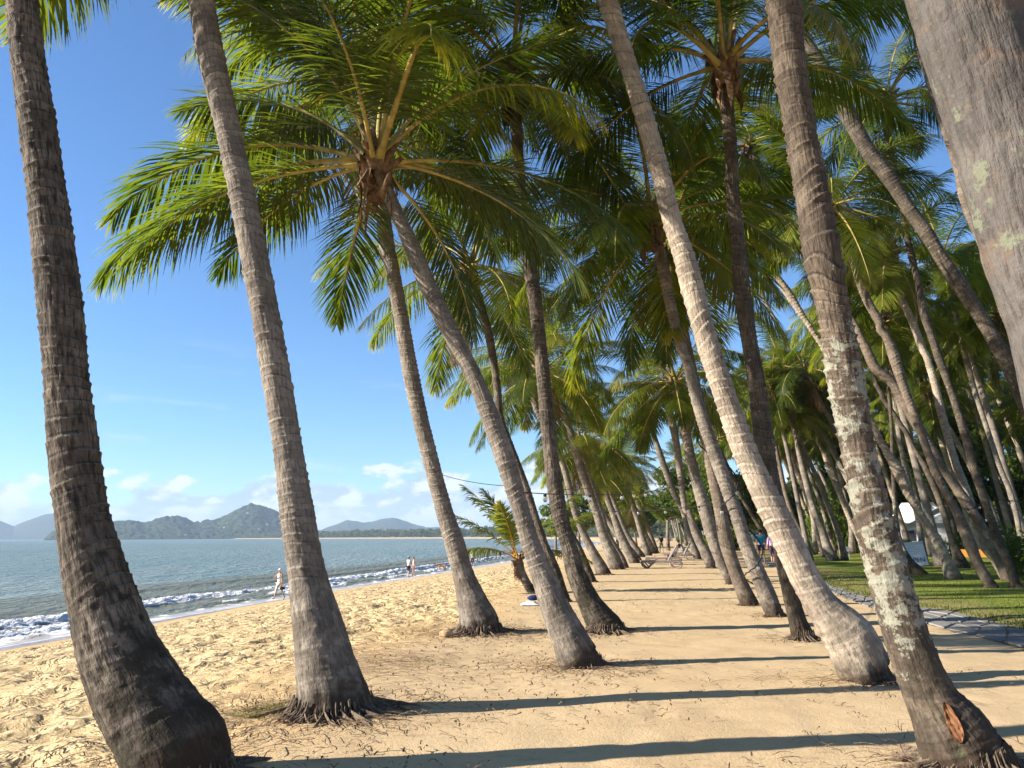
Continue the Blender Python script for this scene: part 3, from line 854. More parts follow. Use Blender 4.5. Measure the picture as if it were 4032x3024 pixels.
c = 'c1'
palm('P1', 'thick dark palm at the left frame edge, nearest of the seaward row, with fissured bark', [
    ('c7', 1740, 850, 1530), ('c7', 1540, 765, 1490), ('c7', 1400, 680, 1390), ('c7', 1200, 600, 1230), ('c7', 900, 510, 1030), ('c7', 600, 460, 890), ('c7', 300, 410, 780), ('c7', 0, 372, 690),
    ('c4', 1200, 320, 620), ('c4', 800, 300, 565), ('c4', 400, 265, 530), ('c4', 0, 225, 480), ('c1', 1200, 185, 410), ('c1', 800, 130, 350), ('c1', 400, 85, 285), ('c1', 0, 50, 235)],
    'rough', 6.0, 0, crown_kw=dict(n=15, custom=[(-30, -40, 1.0)], lowest=28), rough=1.0, roots=0.95)
palm('P2', 'grey ringed palm second from the left, its skirt of roots beside a patch of grass', [
    ('c7', 1290, 1890, 2420), ('c7', 1200, 1910, 2390), ('c7', 1000, 1905, 2310), ('c7', 800, 1900, 2247), ('c7', 400, 1865, 2110), ('c7', 0, 1815, 2035),
    ('c4', 1200, 1765, 1950), ('c4', 800, 1700, 1885), ('c4', 400, 1635, 1815), ('c4', 0, 1560, 1735), ('c1', 1200, 1475, 1640), ('c1', 800, 1390, 1550), ('c1', 400, 1290, 1460), ('c1', 0, 1220, 1385)],
    'grey', 2.2, 0, crown_kw=dict(n=20, lowest=8, custom=[(200, -34, 0.8)]), roots=1.0, rough=0.5)
palm('A2', 'grey palm with roots spread over the sand, third stem from the left along the beach', [
    ('c8', 785, 765, 1030), ('c8', 700, 755, 1015), ('c8', 600, 745, 960), ('c8', 400, 715, 860), ('c8', 200, 665, 800), ('c8', 0, 612, 725), ('c5', 1200, 495, 600), ('c5', 800, 405, 510), ('c5', 400, 340, 435), ('c5', 0, 265, 360), ('c2', 1659, 250, 355), ('c2', 1250, 215, 300)],
    'grey', 2.4, 0, crown_kw=dict(n=22, lowest=-20), roots=1.15, rough=0.4)
palm('A1', 'palm with the full low crown left of centre, stem leaning far towards the sea', [
    ('c8', 1000, 1450, 1740), ('c8', 950, 1390, 1700), ('c8', 800, 1340, 1600), ('c8', 600, 1275, 1480), ('c8', 400, 1220, 1380), ('c8', 200, 1160, 1290), ('c8', 0, 1108, 1225), ('c5', 1200, 955, 1090), ('c5', 800, 810, 925), ('c5', 400, 595, 725), ('c5', 200, 505, 625), ('c5', 0, 425, 540), ('c2', 1400, 325, 415), ('c2', 1200, 240, 325)],
    'grey', 0.35, 0, crown_kw=dict(n=6, lowest=20, L=1.0, dead=0, custom=[
        (176, 3, 1.12), (186, -4, 0.95), (170, 30, 1.15), (-8, 2, 0.98), (5, -10, 0.9), (-55, 62, 1.0), (-100, 40, 0.85), (135, 35, 0.95), (160, 50, 1.0), (205, 62, 0.95), (60, 30, 0.9), (35, 15, 0.9), (90, 55, 0.9), (-30, 30, 0.95), (150, 5, 0.85), (110, -5, 0.8), (50, -20, 0.8), (-140, 70, 0.95)]), roots=0.95, rough=0.4)
palm('B', 'straight dark-notched palm behind the leaning one, roots bared at its foot', [
    ('c8', 775, 1575, 1855), ('c8', 700, 1560, 1790), ('c8', 600, 1530, 1700), ('c8', 400, 1455, 1590), ('c8', 200, 1415, 1520), ('c8', 0, 1358, 1465), ('c5', 1200, 1300, 1395), ('c5', 800, 1265, 1355), ('c5', 400, 1225, 1310), ('c5', 0, 1170, 1260), ('c2', 1400, 1145, 1215), ('c2', 1200, 1125, 1195), ('c2', 860, 1100, 1170), ('c2', 480, 1085, 1150)],
    'rough', 0.0, 0, crown_kw=dict(n=24, lowest=-34, L=1.05), roots=1.0, rough=0.5)
palm('C', 'thin palm with a small bright crown seen past the leaning stem', [
    ('c8', 580, 1425, 1485), ('c8', 400, 1350, 1430), ('c8', 200, 1285, 1340), ('c5', 1480, 1165, 1215), ('c5', 1050, 1010, 1055), ('c5', 900, 990, 1040), ('c5', 700, 965, 1015), ('c5', 500, 925, 980), ('c5', 300, 870, 925), ('c5', 100, 815, 870)],
    'rough', 0.1, 1, crown_kw=dict(n=20, L=1.0, yellow=0.3), roots=0.9)
palm('D2', 'palm whose dark foot shows just behind the straight notched stem', [
    ('c8', 455, 1595, 1655), ('c8', 400, 1570, 1635), ('c8', 250, 1520, 1570), ('c5', 1659, 1390, 1440), ('c5', 1300, 1330, 1375), ('c5', 1000, 1300, 1345), ('c5', 850, 1290, 1330)],
    'rough', 0.6, 1, crown_kw=dict(n=19), roots=0.9)
palm('D', 'slender palm with its foot at the loose sand, left of the two close pairs', [
    ('c8', 408, 1645, 1755), ('c8', 300, 1615, 1690), ('c8', 150, 1548, 1600), ('c8', 0, 1492, 1535), ('c5', 1500, 1455, 1500), ('c5', 1310, 1400, 1440), ('c5', 1050, 1270, 1315), ('c5', 900, 1215, 1265), ('c5', 700, 1170, 1225)],
    'grey', 0.3, 1, crown_kw=dict(n=20, yellow=0.1), roots=0.9)
palm('E', 'left stem of the first close pair of slim palms left of the loungers', [
    ('c8', 370, 1740, 1842), ('c8', 300, 1715, 1810), ('c8', 150, 1665, 1730), ('c8', 0, 1625, 1680), ('c5', 1400, 1530, 1590), ('c5', 1200, 1475, 1525), ('c5', 1000, 1410, 1460), ('c5', 850, 1360, 1400)],
    'grey', 0.2, 1, crown_kw=dict(n=20), roots=0.8)
palm('F', 'right stem of the first close pair of slim palms left of the loungers', [
    ('c8', 362, 1808, 1864), ('c8', 300, 1790, 1842), ('c8', 150, 1705, 1752), ('c8', 0, 1660, 1702), ('c5', 1400, 1575, 1622), ('c5', 1230, 1532, 1572)],
    'grey', 0.15, 1, crown_kw=dict(n=20, L=0.95, yellow=0.2))
palm('G', 'left stem of the second close pair of slim palms left of the loungers', [
    ('c8', 332, 1860, 1942), ('c8', 300, 1850, 1920), ('c8', 150, 1780, 1840), ('c8', 0, 1735, 1778), ('c5', 1450, 1652, 1700), ('c5', 1270, 1590, 1632)],
    'grey', 0.3, 1, crown_kw=dict(n=20, L=0.95, yellow=0.1))
palm('H', 'right stem of the second close pair, a dry brown frond hanging from its crown', [
    ('c8', 292, 1900, 1978), ('c8', 150, 1828, 1872), ('c8', 0, 1772, 1808), ('c5', 1430, 1688, 1724)],
    'grey', 0.2, 1, crown_kw=dict(n=17, L=0.85, yellow=0.3, dead=3))
palm('J', 'left stem of the two slim palms just behind the reclining sunbather', [
    ('c8', 282, 1965, 2016), ('c8', 150, 1928, 1965), ('c8', 0, 1885, 1925), ('c5', 1400, 1785, 1818)],
    'grey', 0.3, 1, crown_kw=dict(n=19, L=0.95, yellow=0.3, dead=1))
palm('K', 'right stem of the two slim palms just behind the reclining sunbather', [
    ('c8', 265, 2018, 2062), ('c8', 150, 1980, 2020), ('c8', 0, 1925, 1962), ('c5', 1370, 1835, 1868)],
    'grey', 0.4, 1, crown_kw=dict(n=19, L=0.95, yellow=0.2, dead=1))
palm('LN', 'slanting palm that crosses behind the two close pairs', [
    ('p', 2207, 2490, 2532), ('p', 2098, 2412, 2440), ('p', 2008, 2354, 2380), ('p', 1920, 2290, 2314), ('p', 1823, 2236, 2258)],
    'grey', 0.2, 1, crown_kw=dict(n=18, L=0.9, yellow=0.3))
palm('IY', 'shorter bushy palm in the open gap above the loungers', [
    ('p', 2180, 2560, 2590), ('p', 2100, 2525, 2550), ('p', 2040, 2500, 2524), ('p', 1990, 2480, 2502)],
    'grey', 0.1, 1, crown_kw=dict(n=18, L=0.92, yellow=0.35, dead=2))
# landward row
palm('Ra', 'far slim palm at the left end of the landward row beyond the loungers', [
    ('c9', 305, 72, 128), ('c9', 150, 20, 62), ('c9', 0, -14, 18), ('p', 1936, 2638, 2664), ('p', 1800, 2590, 2616), ('c5', 1200, 2022, 2056), ('c5', 1000, 1955, 1990)], 'grey', 0.4, 1, crown_kw=dict(n=19))
palm('Rb', 'second slim palm of the landward row counting from the loungers', [
    ('c9', 365, 150, 216), ('c9', 300, 130, 205), ('c9', 150, 60, 120), ('c9', 0, 15, 60), ('c5', 1659, 2212, 2250), ('c5', 1200, 2145, 2192), ('c5', 1000, 2100, 2150)], 'grey', 1.0, 1, crown_kw=dict(n=20), roots=0.8)
palm('Rc', 'third palm of the landward row from the loungers, string lights tied to it', [
    ('c9', 468, 285, 345), ('c9', 300, 200, 280), ('c9', 150, 148, 230), ('c9', 0, 105, 192), ('c6', 1400, 40, 108), ('c6', 1150, -15, 52)], 'grey', 1.8, 1, crown_kw=dict(n=20), roots=0.8, lip=0.016)
palm('Rd', 'palm with pale blotched bark just left of the stem wrapped in cable', [
    ('c9', 604, 372, 498), ('c9', 400, 300, 395), ('c9', 200, 238, 330), ('c9', 0, 205, 288), ('c6', 1400, 155, 232), ('c6', 1200, 120, 190), ('c6', 900, 72, 128), ('c6', 600, 18, 62), ('c5', 300, 2165, 2212), ('c5', 0, 2112, 2162)], 'brown', 0.4, 1, crown_kw=dict(n=20), roots=0.8, lip=0.014)
palm('Re', 'palm with a black light cable wrapped round its lower stem', [
    ('c9', 676, 540, 668), ('c9', 600, 510, 640), ('c9', 400, 435, 545), ('c9', 200, 360, 455), ('c9', 0, 300, 390), ('c6', 1300, 170, 260), ('c6', 1000, 72, 152), ('c6', 700, -2, 64), ('c5', 600, 2172, 2242), ('c5', 300, 2095, 2165), ('c5', 0, 2036, 2110), ('c2', 1500, 1990, 2062)],
    'grey', 0.2, 1, crown_kw=dict(n=20, yellow=0.1, custom=[(185, 12, 0.9), (160, 45, 1.0), (200, 65, 1.0)]), roots=0.8, lip=0.018, ring=0.10)
palm('Rf', 'dark straight palm spotted with white lichen, behind the big pale leaning stem', [
    ('c9', 828, 710, 858), ('c9', 700, 685, 800), ('c9', 500, 640, 745), ('c9', 300, 600, 710), ('c6', 1659, 560, 672), ('c6', 1400, 500, 615), ('c6', 1200, 465, 590), ('c6', 1000, 445, 560), ('c6', 800, 420, 530), ('c6', 600, 390, 490), ('c6', 400, 355, 460), ('c6', 200, 330, 435), ('c6', 0, 320, 415), ('c3', 1300, 285, 370), ('c3', 1000, 275, 355), ('c3', 700, 245, 330), ('c3', 480, 235, 320)],
    'dark', 0.15, 0, crown_kw=dict(n=18, lowest=4, L=1.0, dead=0), roots=1.0)
palm('Rg', 'big pale sunlit palm leaning over the path, thickest stem of the landward row', [
    ('c9', 1095, 1075, 1390), ('c9', 1050, 1010, 1372), ('c9', 950, 955, 1335), ('c9', 800, 870, 1262), ('c9', 600, 770, 1030), ('c9', 400, 672, 890), ('c9', 200, 585, 790), ('c9', 0, 490, 690), ('c6', 1400, 375, 550), ('c6', 1200, 292, 460), ('c6', 1000, 230, 382), ('c6', 800, 165, 312), ('c6', 600, 98, 242), ('c6', 400, 45, 185), ('c6', 200, -15, 135), ('c6', 0, -62, 78), ('c2', 1450, 2085, 2212), ('c2', 1200, 2025, 2150), ('c2', 800, 1915, 2040), ('c2', 400, 1795, 1912), ('c2', 0, 1660, 1788)],
    'pale', 3.0, 0, crown_kw=dict(n=22, lowest=-10), roots=0.85, ring=0.125, lip=0.013)
palm('R1', 'dark palm with chalky lichen and a raw orange scar near its foot', [
    ('c9', 1640, 1540, 2180), ('c9', 1550, 1510, 2100), ('c9', 1400, 1480, 1990), ('c9', 1200, 1430, 1790), ('c9', 900, 1330, 1630), ('c9', 600, 1245, 1520), ('c9', 300, 1170, 1430), ('c9', 0, 1105, 1345), ('c6', 1200, 1020, 1230), ('c6', 800, 940, 1170), ('c6', 400, 885, 1085), ('c6', 0, 790, 1020), ('c3', 1200, 725, 930), ('c3', 800, 660, 850), ('c3', 400, 590, 790), ('c3', 0, 550, 760)],
    'lichen', 4.6, 0, crown_kw=dict(n=20, lowest=8), roots=0.95, ring=0.085, lip=0.017)
# the very near stem at upper right
palm('B0', 'huge close-up stem with grey-green lichen filling the upper right corner', [
    ('p', 1900, 4130, 4540), ('p', 1500, 4040, 4445), ('p', 1250, 3985, 4390), ('p', 1008, 3895, 4300), ('p', 729, 3822, 4226), ('p', 486, 3751, 4154), ('p', 243, 3671, 4074), ('p', 0, 3594, 3990)],
    'smooth', 5.0, 0, dist=2.45, basepx=(5000, 4350), crown_kw=dict(n=18, lowest=10), plane=0, ring=0.30, lip=0.004)
# grove palms on the lawn
palm('S1', 'bare stem slanting steeply across the upper right, behind the lichen-blotched trunk', [
    ('p', 1512, 3975, 4060), ('z4', 1200, 1640, 1860), ('z4', 800, 1400, 1620), ('z4', 400, 1110, 1370), ('z4', 0, 870, 1080), ('z2', 1200, 700, 930), ('z2', 800, 420, 640), ('z2', 400, 150, 400), ('c3', 950, 1130, 1240), ('c3', 600, 940, 1060), ('c3', 280, 775, 850)],
    'dark', 3.6, 1, dist=17.5, basepx=(4420, 2390), crown_kw=dict(n=20, lowest=0))  # dark bark colour stands in for the shade on this stem
palm('S5', 'stem with a hanging yellow frond, rising beside the huge close-up trunk', [
    ('z4', 1500, 2115, 2205), ('z4', 1200, 2005, 2130), ('z4', 800, 1850, 2010), ('z4', 400, 1720, 1860), ('z4', 0, 1600, 1775), ('z2', 1200, 1490, 1660), ('z2', 900, 1360, 1545), ('z2', 600, 1260, 1430), ('z2', 300, 1210, 1345), ('c3', 700, 1630, 1692), ('c3', 500, 1570, 1640), ('c3', 300, 1515, 1572), ('c3', 0, 1470, 1512)],
    'brown', 1.8, 1, dist=19.0, basepx=(4330, 2360), crown_kw=dict(n=20))
palm('S2', 'brown stem leaning hard left across the middle of the grove', [
    ('p', 2296, 3945, 4020), ('z8', 750, 1020, 1090), ('z8', 500, 895, 972), ('z8', 300, 752, 860), ('z8', 200, 690, 790), ('z6', 1659, 980, 1110), ('z6', 1500, 860, 1030), ('z6', 1200, 700, 850), ('z6', 750, 420, 610), ('z6', 400, 215, 390), ('z3', 1659, 1930, 2110), ('z3', 1400, 1820, 1965), ('z3', 1200, 1740, 1850), ('z3', 1000, 1665, 1760), ('z1', 1500, 930, 1000), ('z1', 1200, 790, 930), ('z1', 800, 540, 720), ('z1', 400, 310, 460), ('z1', 0, 130, 300)],
    'brown', 0.3, 1, crown_kw=dict(n=20), roots=0.9)
palm('S3', 'lawn palm with a tan lit upper stem, third from the right edge', [
    ('p', 2322, 3875, 3935), ('z8', 950, 930, 1035), ('z8', 800, 850, 942), ('z8', 600, 760, 862), ('z8', 400, 690, 772), ('z8', 200, 590, 655), ('z8', 0, 488, 560), ('z6', 1300, 725, 840), ('z6', 400, 380, 510), ('z6', 0, 240, 400), ('z4', 1200, 150, 275), ('z4', 1000, 55, 175), ('z3', 1100, 2030, 2140), ('z3', 700, 1845, 1975), ('z3', 400, 1730, 1850), ('z3', 0, 1600, 1705), ('z1', 1400, 1555, 1650), ('z1', 1200, 1480, 1570), ('z1', 950, 1395, 1450)],
    'brown', 0.3, 1, crown_kw=dict(n=20, yellow=0.15), roots=0.9, lip=0.016)
palm('V3', 'lichen-flecked palm with pale sheaths under its crown, rightmost foot on the lawn', [
    ('p', 2322, 3975, 4035), ('z8', 950, 1150, 1235), ('z8', 800, 1110, 1182), ('z8', 600, 1020, 1100), ('z8', 400, 958, 1022), ('z8', 200, 890, 958), ('z8', 0, 822, 888), ('z6', 1200, 1312, 1432), ('z6', 900, 1222, 1340), ('z6', 600, 1130, 1232), ('z6', 300, 1020, 1130), ('z4', 1500, 912, 1030), ('z4', 1200, 820, 925), ('z4', 900, 710, 830), ('z4', 600, 660, 760), ('z4', 300, 600, 692), ('z2', 1500, 530, 625), ('z2', 1200, 465, 550), ('z2', 850, 400, 490), ('c3', 1000, 1322, 1368), ('c3', 800, 1305, 1352), ('c3', 680, 1300, 1345)],
    'dark', 0.2, 1, crown_kw=dict(n=18, yellow=0.25, custom=[(175, 20, 0.9), (140, 40, 0.95), (10, 25, 0.9)]), roots=0.9)
palm('V2', 'palm with an orange-tinged stem top below a yellow-stalked crown', [
    ('p', 2293, 3945, 3995), ('z8', 750, 985, 1050), ('z8', 600, 872, 935), ('z8', 200, 775, 832), ('z8', 0, 683, 752), ('z6', 1500, 1142, 1252), ('z6', 1200, 1060, 1162), ('z6', 800, 950, 1060), ('z6', 400, 860, 962), ('z6', 0, 742, 842), ('z4', 1400, 692, 800), ('z4', 1000, 545, 650), ('z4', 600, 362, 462), ('z4', 200, 250, 340), ('z4', 0, 222, 302)],
    'pale', 0.1, 1, crown_kw=dict(n=18, yellow=0.3, custom=[(90, 30, 0.9)]), lip=0.016)
palm('S4', 'narrow dark palm left of the tan-topped one on the lawn', [
    ('z8', 825, 705, 830), ('z8', 600, 645, 702), ('z8', 400, 588, 642), ('z8', 200, 518, 572), ('z8', 0, 430, 488), ('z6', 1350, 590, 655), ('z6', 1150, 482, 560), ('z6', 950, 350, 425), ('z6', 800, 252, 330), ('z6', 600, 105, 190), ('z6', 250, -5, 40), ('z5', 600, 2092, 2162), ('z5', 400, 1985, 2062), ('z5', 200, 1905, 1962), ('z3', 1300, 1790, 1840), ('z3', 900, 1660, 1715)],
    'dark', 1.2, 1, crown_kw=dict(n=20), roots=0.8)
palm('U1', 'spiny-ringed palm with a dark foot alone on the lawn, right of the white sign', [
    ('z8', 928, 615, 768), ('z8', 740, 565, 668), ('z8', 600, 500, 600), ('z8', 400, 388, 462), ('z8', 200, 268, 345), ('z8', 0, 165, 270), ('z6', 1400, 160, 272), ('z6', 1200, 60, 160), ('z6', 1000, -20, 65), ('z3', 1000, 985, 1070), ('z3', 600, 702, 840), ('z3', 300, 515, 620), ('z3', 0, 345, 472), ('z1', 1400, 312, 402), ('z1', 1200, 182, 262), ('z1', 950, 52, 112)],
    'pale', 0.6, 1, crown_kw=dict(n=20), roots=0.8, lip=0.030, ring=0.13)
palm('U5', 'palm with a lichened curved foot right beside the white sign', [
    ('z8', 882, 292, 488), ('z8', 800, 268, 385), ('z8', 700, 248, 310), ('z8', 600, 215, 260), ('z8', 400, 185, 220), ('z8', 0, 162, 196), ('z6', 1000, 262, 310), ('z6', 400, 215, 260)],
    'lichen', 2.5, 1, crown_kw=dict(n=19), roots=0.6)
palm('U8', 'straight palm standing between the white sign and the boulder', [
    ('z8', 790, 408, 476), ('z8', 600, 392, 436), ('z8', 400, 362, 408), ('z8', 200, 312, 352), ('z8', 0, 262, 306), ('z6', 1200, 372, 442), ('z6', 850, 322, 402), ('z6', 300, 262, 330)],
    'grey', 2.0, 1, crown_kw=dict(n=19))
palm('U3', 'sunlit grey palm with saw-edged rings, left of the blotched dark trunk', [
    ('p', 2200, 3392, 3432), ('z7', 600, 1010, 1055), ('z7', 400, 918, 962), ('z7', 200, 838, 890), ('z7', 0, 752, 822), ('z5', 1400, 1230, 1332), ('z5', 1200, 1120, 1230), ('z5', 1000, 1000, 1102), ('z5', 800, 890, 972), ('z5', 560, 770, 868)],
    'pale', 0.6, 1, crown_kw=dict(n=19), lip=0.026, ring=0.12)
palm('U4', 'ringed palm entering behind the left edge of the blotched dark trunk', [
    ('p', 2215, 3490, 3540), ('p', 2040, 3415, 3450), ('z5', 1300, 1520, 1580), ('z5', 1100, 1400, 1470), ('z5', 900, 1308, 1392), ('z5', 700, 1190, 1275), ('z5', 500, 1080, 1182)],
    'grey', 1.2, 1, crown_kw=dict(n=19), lip=0.022, ring=0.13)
palm('U2', 'thin pale stem between the lichen-spotted dark palm and the blotched trunk', [
    ('p', 2150, 3370, 3402), ('p', 2000, 3330, 3356), ('z5', 850, 1010, 1050), ('z5', 560, 905, 958), ('z5', 100, 790, 822), ('z3', 1280, 710, 742), ('z3', 700, 395, 455), ('z3', 500, 292, 380), ('z3', 300, 185, 282), ('z3', 100, 122, 178)],
    'pale', 0.5, 1, crown_kw=dict(n=19))
palm('M1', 'curved palm with the widest foot on the sunny lawn, left of the white bollard', [
    ('z7', 765, 752, 868), ('z7', 650, 715, 800), ('z7', 500, 680, 742), ('z7', 300, 608, 662), ('z7', 0, 528, 582), ('z5', 1400, 868, 940), ('z5', 1200, 835, 895)],
    'grey', 4.0, 1, crown_kw=dict(n=19))
palm('M2', 'pale palm whose stem touches the left side of the wide-footed one', [
    ('z7', 735, 708, 742), ('z7', 600, 672, 705), ('z7', 400, 618, 648), ('z7', 200, 558, 600), ('z7', 0, 474, 520), ('z5', 1400, 730, 800), ('z5', 1200, 650, 712), ('z5', 960, 580, 622)],
    'pale', 2.0, 1, crown_kw=dict(n=18))
palm('M3', 'leaning palm right behind the wide-footed one', [
    ('z7', 695, 800, 842), ('z7', 500, 748, 782), ('z7', 300, 690, 722), ('z7', 0, 582, 614), ('z5', 1400, 920, 962)],
    'grey', 4.5, 1, crown_kw=dict(n=18))
palm('M4', 'dark palm slanting from behind the big pale stem to the lawn', [
    ('z7', 718, 618, 668), ('z7', 600, 555, 605), ('z7', 400, 455, 498), ('z7', 200, 390, 428), ('z7', 0, 348, 385)],
    'brown', 5.0, 1, crown_kw=dict(n=18))
palm('M5', 'straight grey stem beside the left white bollard', [
    ('z7', 705, 928, 990), ('z7', 500, 935, 975), ('z7', 300, 900, 935), ('z7', 0, 835, 870)],
    'grey', 4.5, 1, crown_kw=dict(n=18))
palm('M6', 'thin upright stem on the lawn between the walkers and the bollards', [
    ('z7', 712, 640, 684), ('z7', 400, 618, 650), ('z7', 200, 590, 616)],
    'grey', 5.0, 1, crown_kw=dict(n=18))
palm('M7', 'dark upright stem at the back of the lawn left of the bollards', [
    ('z7', 662, 590, 624), ('z7', 400, 565, 592), ('z7', 0, 515, 540)],
    'brown', 5.0, 1, crown_kw=dict(n=18))
palm('M8', 'thin palm that slants down behind the walker in the blue shirt', [
    ('p', 2185, 3035, 3062), ('p', 2094, 2992, 3012), ('p', 1990, 2930, 2948), ('p', 1920, 2896, 2912)],
    'dark', 4.0, 1, crown_kw=dict(n=18))
palm('V4', 'thin stem bending right at the far right of the grove, top third in shade', [
    ('p', 2250, 4072, 4112), ('z8', 600, 1230, 1275), ('z8', 400, 1190, 1232), ('z8', 200, 1140, 1182), ('z8', 0, 1056, 1098), ('z6', 1300, 1720, 1792), ('z6', 1000, 1620, 1692), ('z6', 700, 1520, 1592), ('z6', 400, 1430, 1502), ('z6', 0, 1320, 1402), ('z4', 1200, 1252, 1332), ('z4', 900, 1190, 1270), ('z4', 600, 1100, 1182), ('z4', 350, 1050, 1112)],
    'grey', 0.8, 1, crown_kw=dict(n=19))
palm('V5', 'upright pale-banded stem at the right, strung with clear bulbs', [
    ('z8', 640, 1085, 1130), ('z8', 500, 1075, 1126), ('z8', 300, 1066, 1120), ('z8', 0, 1052, 1105), ('z6', 1200, 1805, 1892), ('z6', 800, 1790, 1872), ('z6', 400, 1770, 1842), ('z6', 0, 1765, 1850), ('z4', 1100, 1778, 1842), ('z4', 800, 1750, 1830), ('z4', 500, 1740, 1792)],
    'grey', 1.0, 1, crown_kw=dict(n=19))
palm('V6', 'straight pale stem far back, left of the upright banded one', [
    ('p', 2180, 3790, 3812), ('z6', 1659, 1320, 1380), ('z6', 1200, 1285, 1335), ('z6', 700, 1288, 1345), ('z6', 400, 1275, 1338), ('z6', 0, 1270, 1332)],
    'pale', 3.0, 1, crown_kw=dict(n=18))
palm('V7', 'short pale length of stem seen through the middle of the grove', [
    ('p', 2170, 3660, 3680), ('z6', 1080, 780, 832), ('z6', 650, 752, 805), ('z6', 100, 735, 785)],
    'pale', 2.5, 1, crown_kw=dict(n=18))
palm('V8', 'thin white-lit stem above the white hut', [
    ('p', 2170, 3625, 3645), ('z8', 250, 375, 405), ('z8', 0, 350, 380), ('z6', 1400, 580, 632), ('z6', 1000, 530, 580)],
    'pale', 3.5, 1, crown_kw=dict(n=18))
# young palm on the beach
yb = palm('YP', 'young palm with orange stalks growing low on the beach', [
    ('c8', 520, 1205, 1285), ('c8', 470, 1172, 1240), ('c8', 400, 1140, 1200), ('c8', 330, 1125, 1180), ('c8', 300, 1122, 1172)],
    'grey', 0.0, 1, crown_kw=dict(n=0, L=0.60, young=True, custom=[(178, 66, 1.05, 84), (170, 46, 0.95, 84), (195, 30, 0.85, 68), (5, 60, 1.05, 84), (-15, 42, 0.98, 84), (12, 25, 0.9, 68), (150, 74, 0.9, 84), (-100, 70, 0.8, 84)]), roots=0.0)

# palms further back in the grove, and along the beach beyond the loungers
rg = random.Random(21)
PROTO = []
for s_ in range(5):
    hgt_ = rg.uniform(8.5, 12.5); ln_ = rg.uniform(1.0, 3.8)
    P = [np.array([-ln_ * (q ** 1.3) + 0.10 * math.sin(q * 4 + s_), ln_ * 0.2 * q, q * hgt_ - 0.15]) for q in np.linspace(0, 1, 7)]
    rr_ = [0.26, 0.17, 0.15, 0.14, 0.13, 0.12, 0.11]
    PROTO.append(trunk_mesh(np.array(P), rr_, BARK[('grey', 'brown', 'pale', 'pale', 'grey')[s_]], 1 if s_ < 3 else 2, 50 + s_, 0.11, 0.014))
def fill_palm(x, y, k, label, group, rz=None, sc=1.0, nf=18, dead=0, det=True):
    me, C = PROTO[k % 5]
    o = thing('palm_tree', label, 'palm tree', (x, y, ground_z(x, y)), rg.uniform(-0.5, 0.5) if rz is None else rz, group)
    o.scale = (sc, sc, sc)
    link('trunk', me, o)
    crown(o, C[-1], 1000 + k + int(abs(x * 13 + y * 7)), n=nf, L=rg.uniform(0.85, 1.0), yellow=0.12, dead=dead, detail=det)
placed = []
def free(x, y, dmin):
    return all((x - a) ** 2 + (y - b) ** 2 > dmin * dmin for a, b in placed)
n_ = 0
tries = 0
while n_ < 64 and tries < 4000:
    tries += 1
    u = rg.uniform(8.5, 36.0); w = 24 + 60 * rg.random() ** 1.3
    if u < 12 and w < 44: continue
    x = PERP[0] * u + DIRW[0] * w; y = PERP[1] * u + DIRW[1] * w
    if y < 26 or (8 < x < 27 and 49 < y < 60): continue
    if not free(x, y, 2.7): continue
    placed.append((x, y)); fill_palm(x, y, n_, 'slender palm with %s bark%s deep in the grove' % (('grey', 'brown', 'pale', 'pale', 'grey')[n_ % 5], ' and a dry hanging frond' if n_ % 3 == 0 else ''), 'palms deep in the grove', sc=rg.uniform(0.92, 1.2), dead=(n_ % 3 == 0)); n_ += 1
n_ = 0
for w in range(95, 250, 11):
    for u in (rg.uniform(-3, 0), rg.uniform(4, 9)):
        x = PERP[0] * u + DIRW[0] * w; y = PERP[1] * u + DIRW[1] * w
        fill_palm(x, y, n_, 'small distant palm along the edge of the beach beyond the loungers', 'distant palms along the beach', sc=rg.uniform(0.8, 1.0), det=False, nf=16); n_ += 1

# ------------------------------------------------------------------ other trees, hedges
def leaf_cloud(name, lobes, n, size, seed, mat, stems=()):
    """leaf-sized faces spread unevenly through a lumpy crown"""
    rg = np.random.RandomState(seed)
    lob = np.array(lobes, float)
    vol = lob[:, 3] * lob[:, 4] * lob[:, 5]; pr = vol ** 0.75; pr /= pr.sum()
    k = rg.choice(len(lob), n, p=pr)
    d = rg.normal(size=(n, 3)); d /= np.linalg.norm(d, axis=1)[:, None]
    rad = rg.uniform(0.25, 1.0, n) ** 0.45
    # clumps
    ph = vnoise(d[:, 0] * 3 + k * 5, d[:, 1] * 3 + d[:, 2] * 3, seed)
    rad = rad * (0.72 + 0.5 * ph)
    c = lob[k, :3] + d * rad[:, None] * lob[k, 3:6]
    nrm = d * 0.6 + rg.normal(size=(n, 3)) * 0.55 + np.array([0, 0, 0.35])
    nrm /= np.linalg.norm(nrm, axis=1)[:, None]
    a = np.cross(nrm, rg.normal(size=(n, 3))); a /= np.linalg.norm(a, axis=1)[:, None]
    b = np.cross(nrm, a)
    s = size * rg.uniform(0.6, 1.3, n)[:, None]
    V = np.stack([c - a * s * 0.5, c + b * s * 0.26, c + a * s * 0.5 - nrm * s * 0.12, c - b * s * 0.26], 1).reshape(-1, 3)
    f = np.arange(n * 4).reshape(-1, 4)
    uv = np.repeat(rg.uniform(0, 0.8, (n, 1)), 4, 0); uv = np.hstack([uv, np.tile([[0.0], [0.4], [0.9], [0.4]], (n, 1))])
    return new_mesh(name, V, f, uv=uv, mats=[mat], smooth=False)
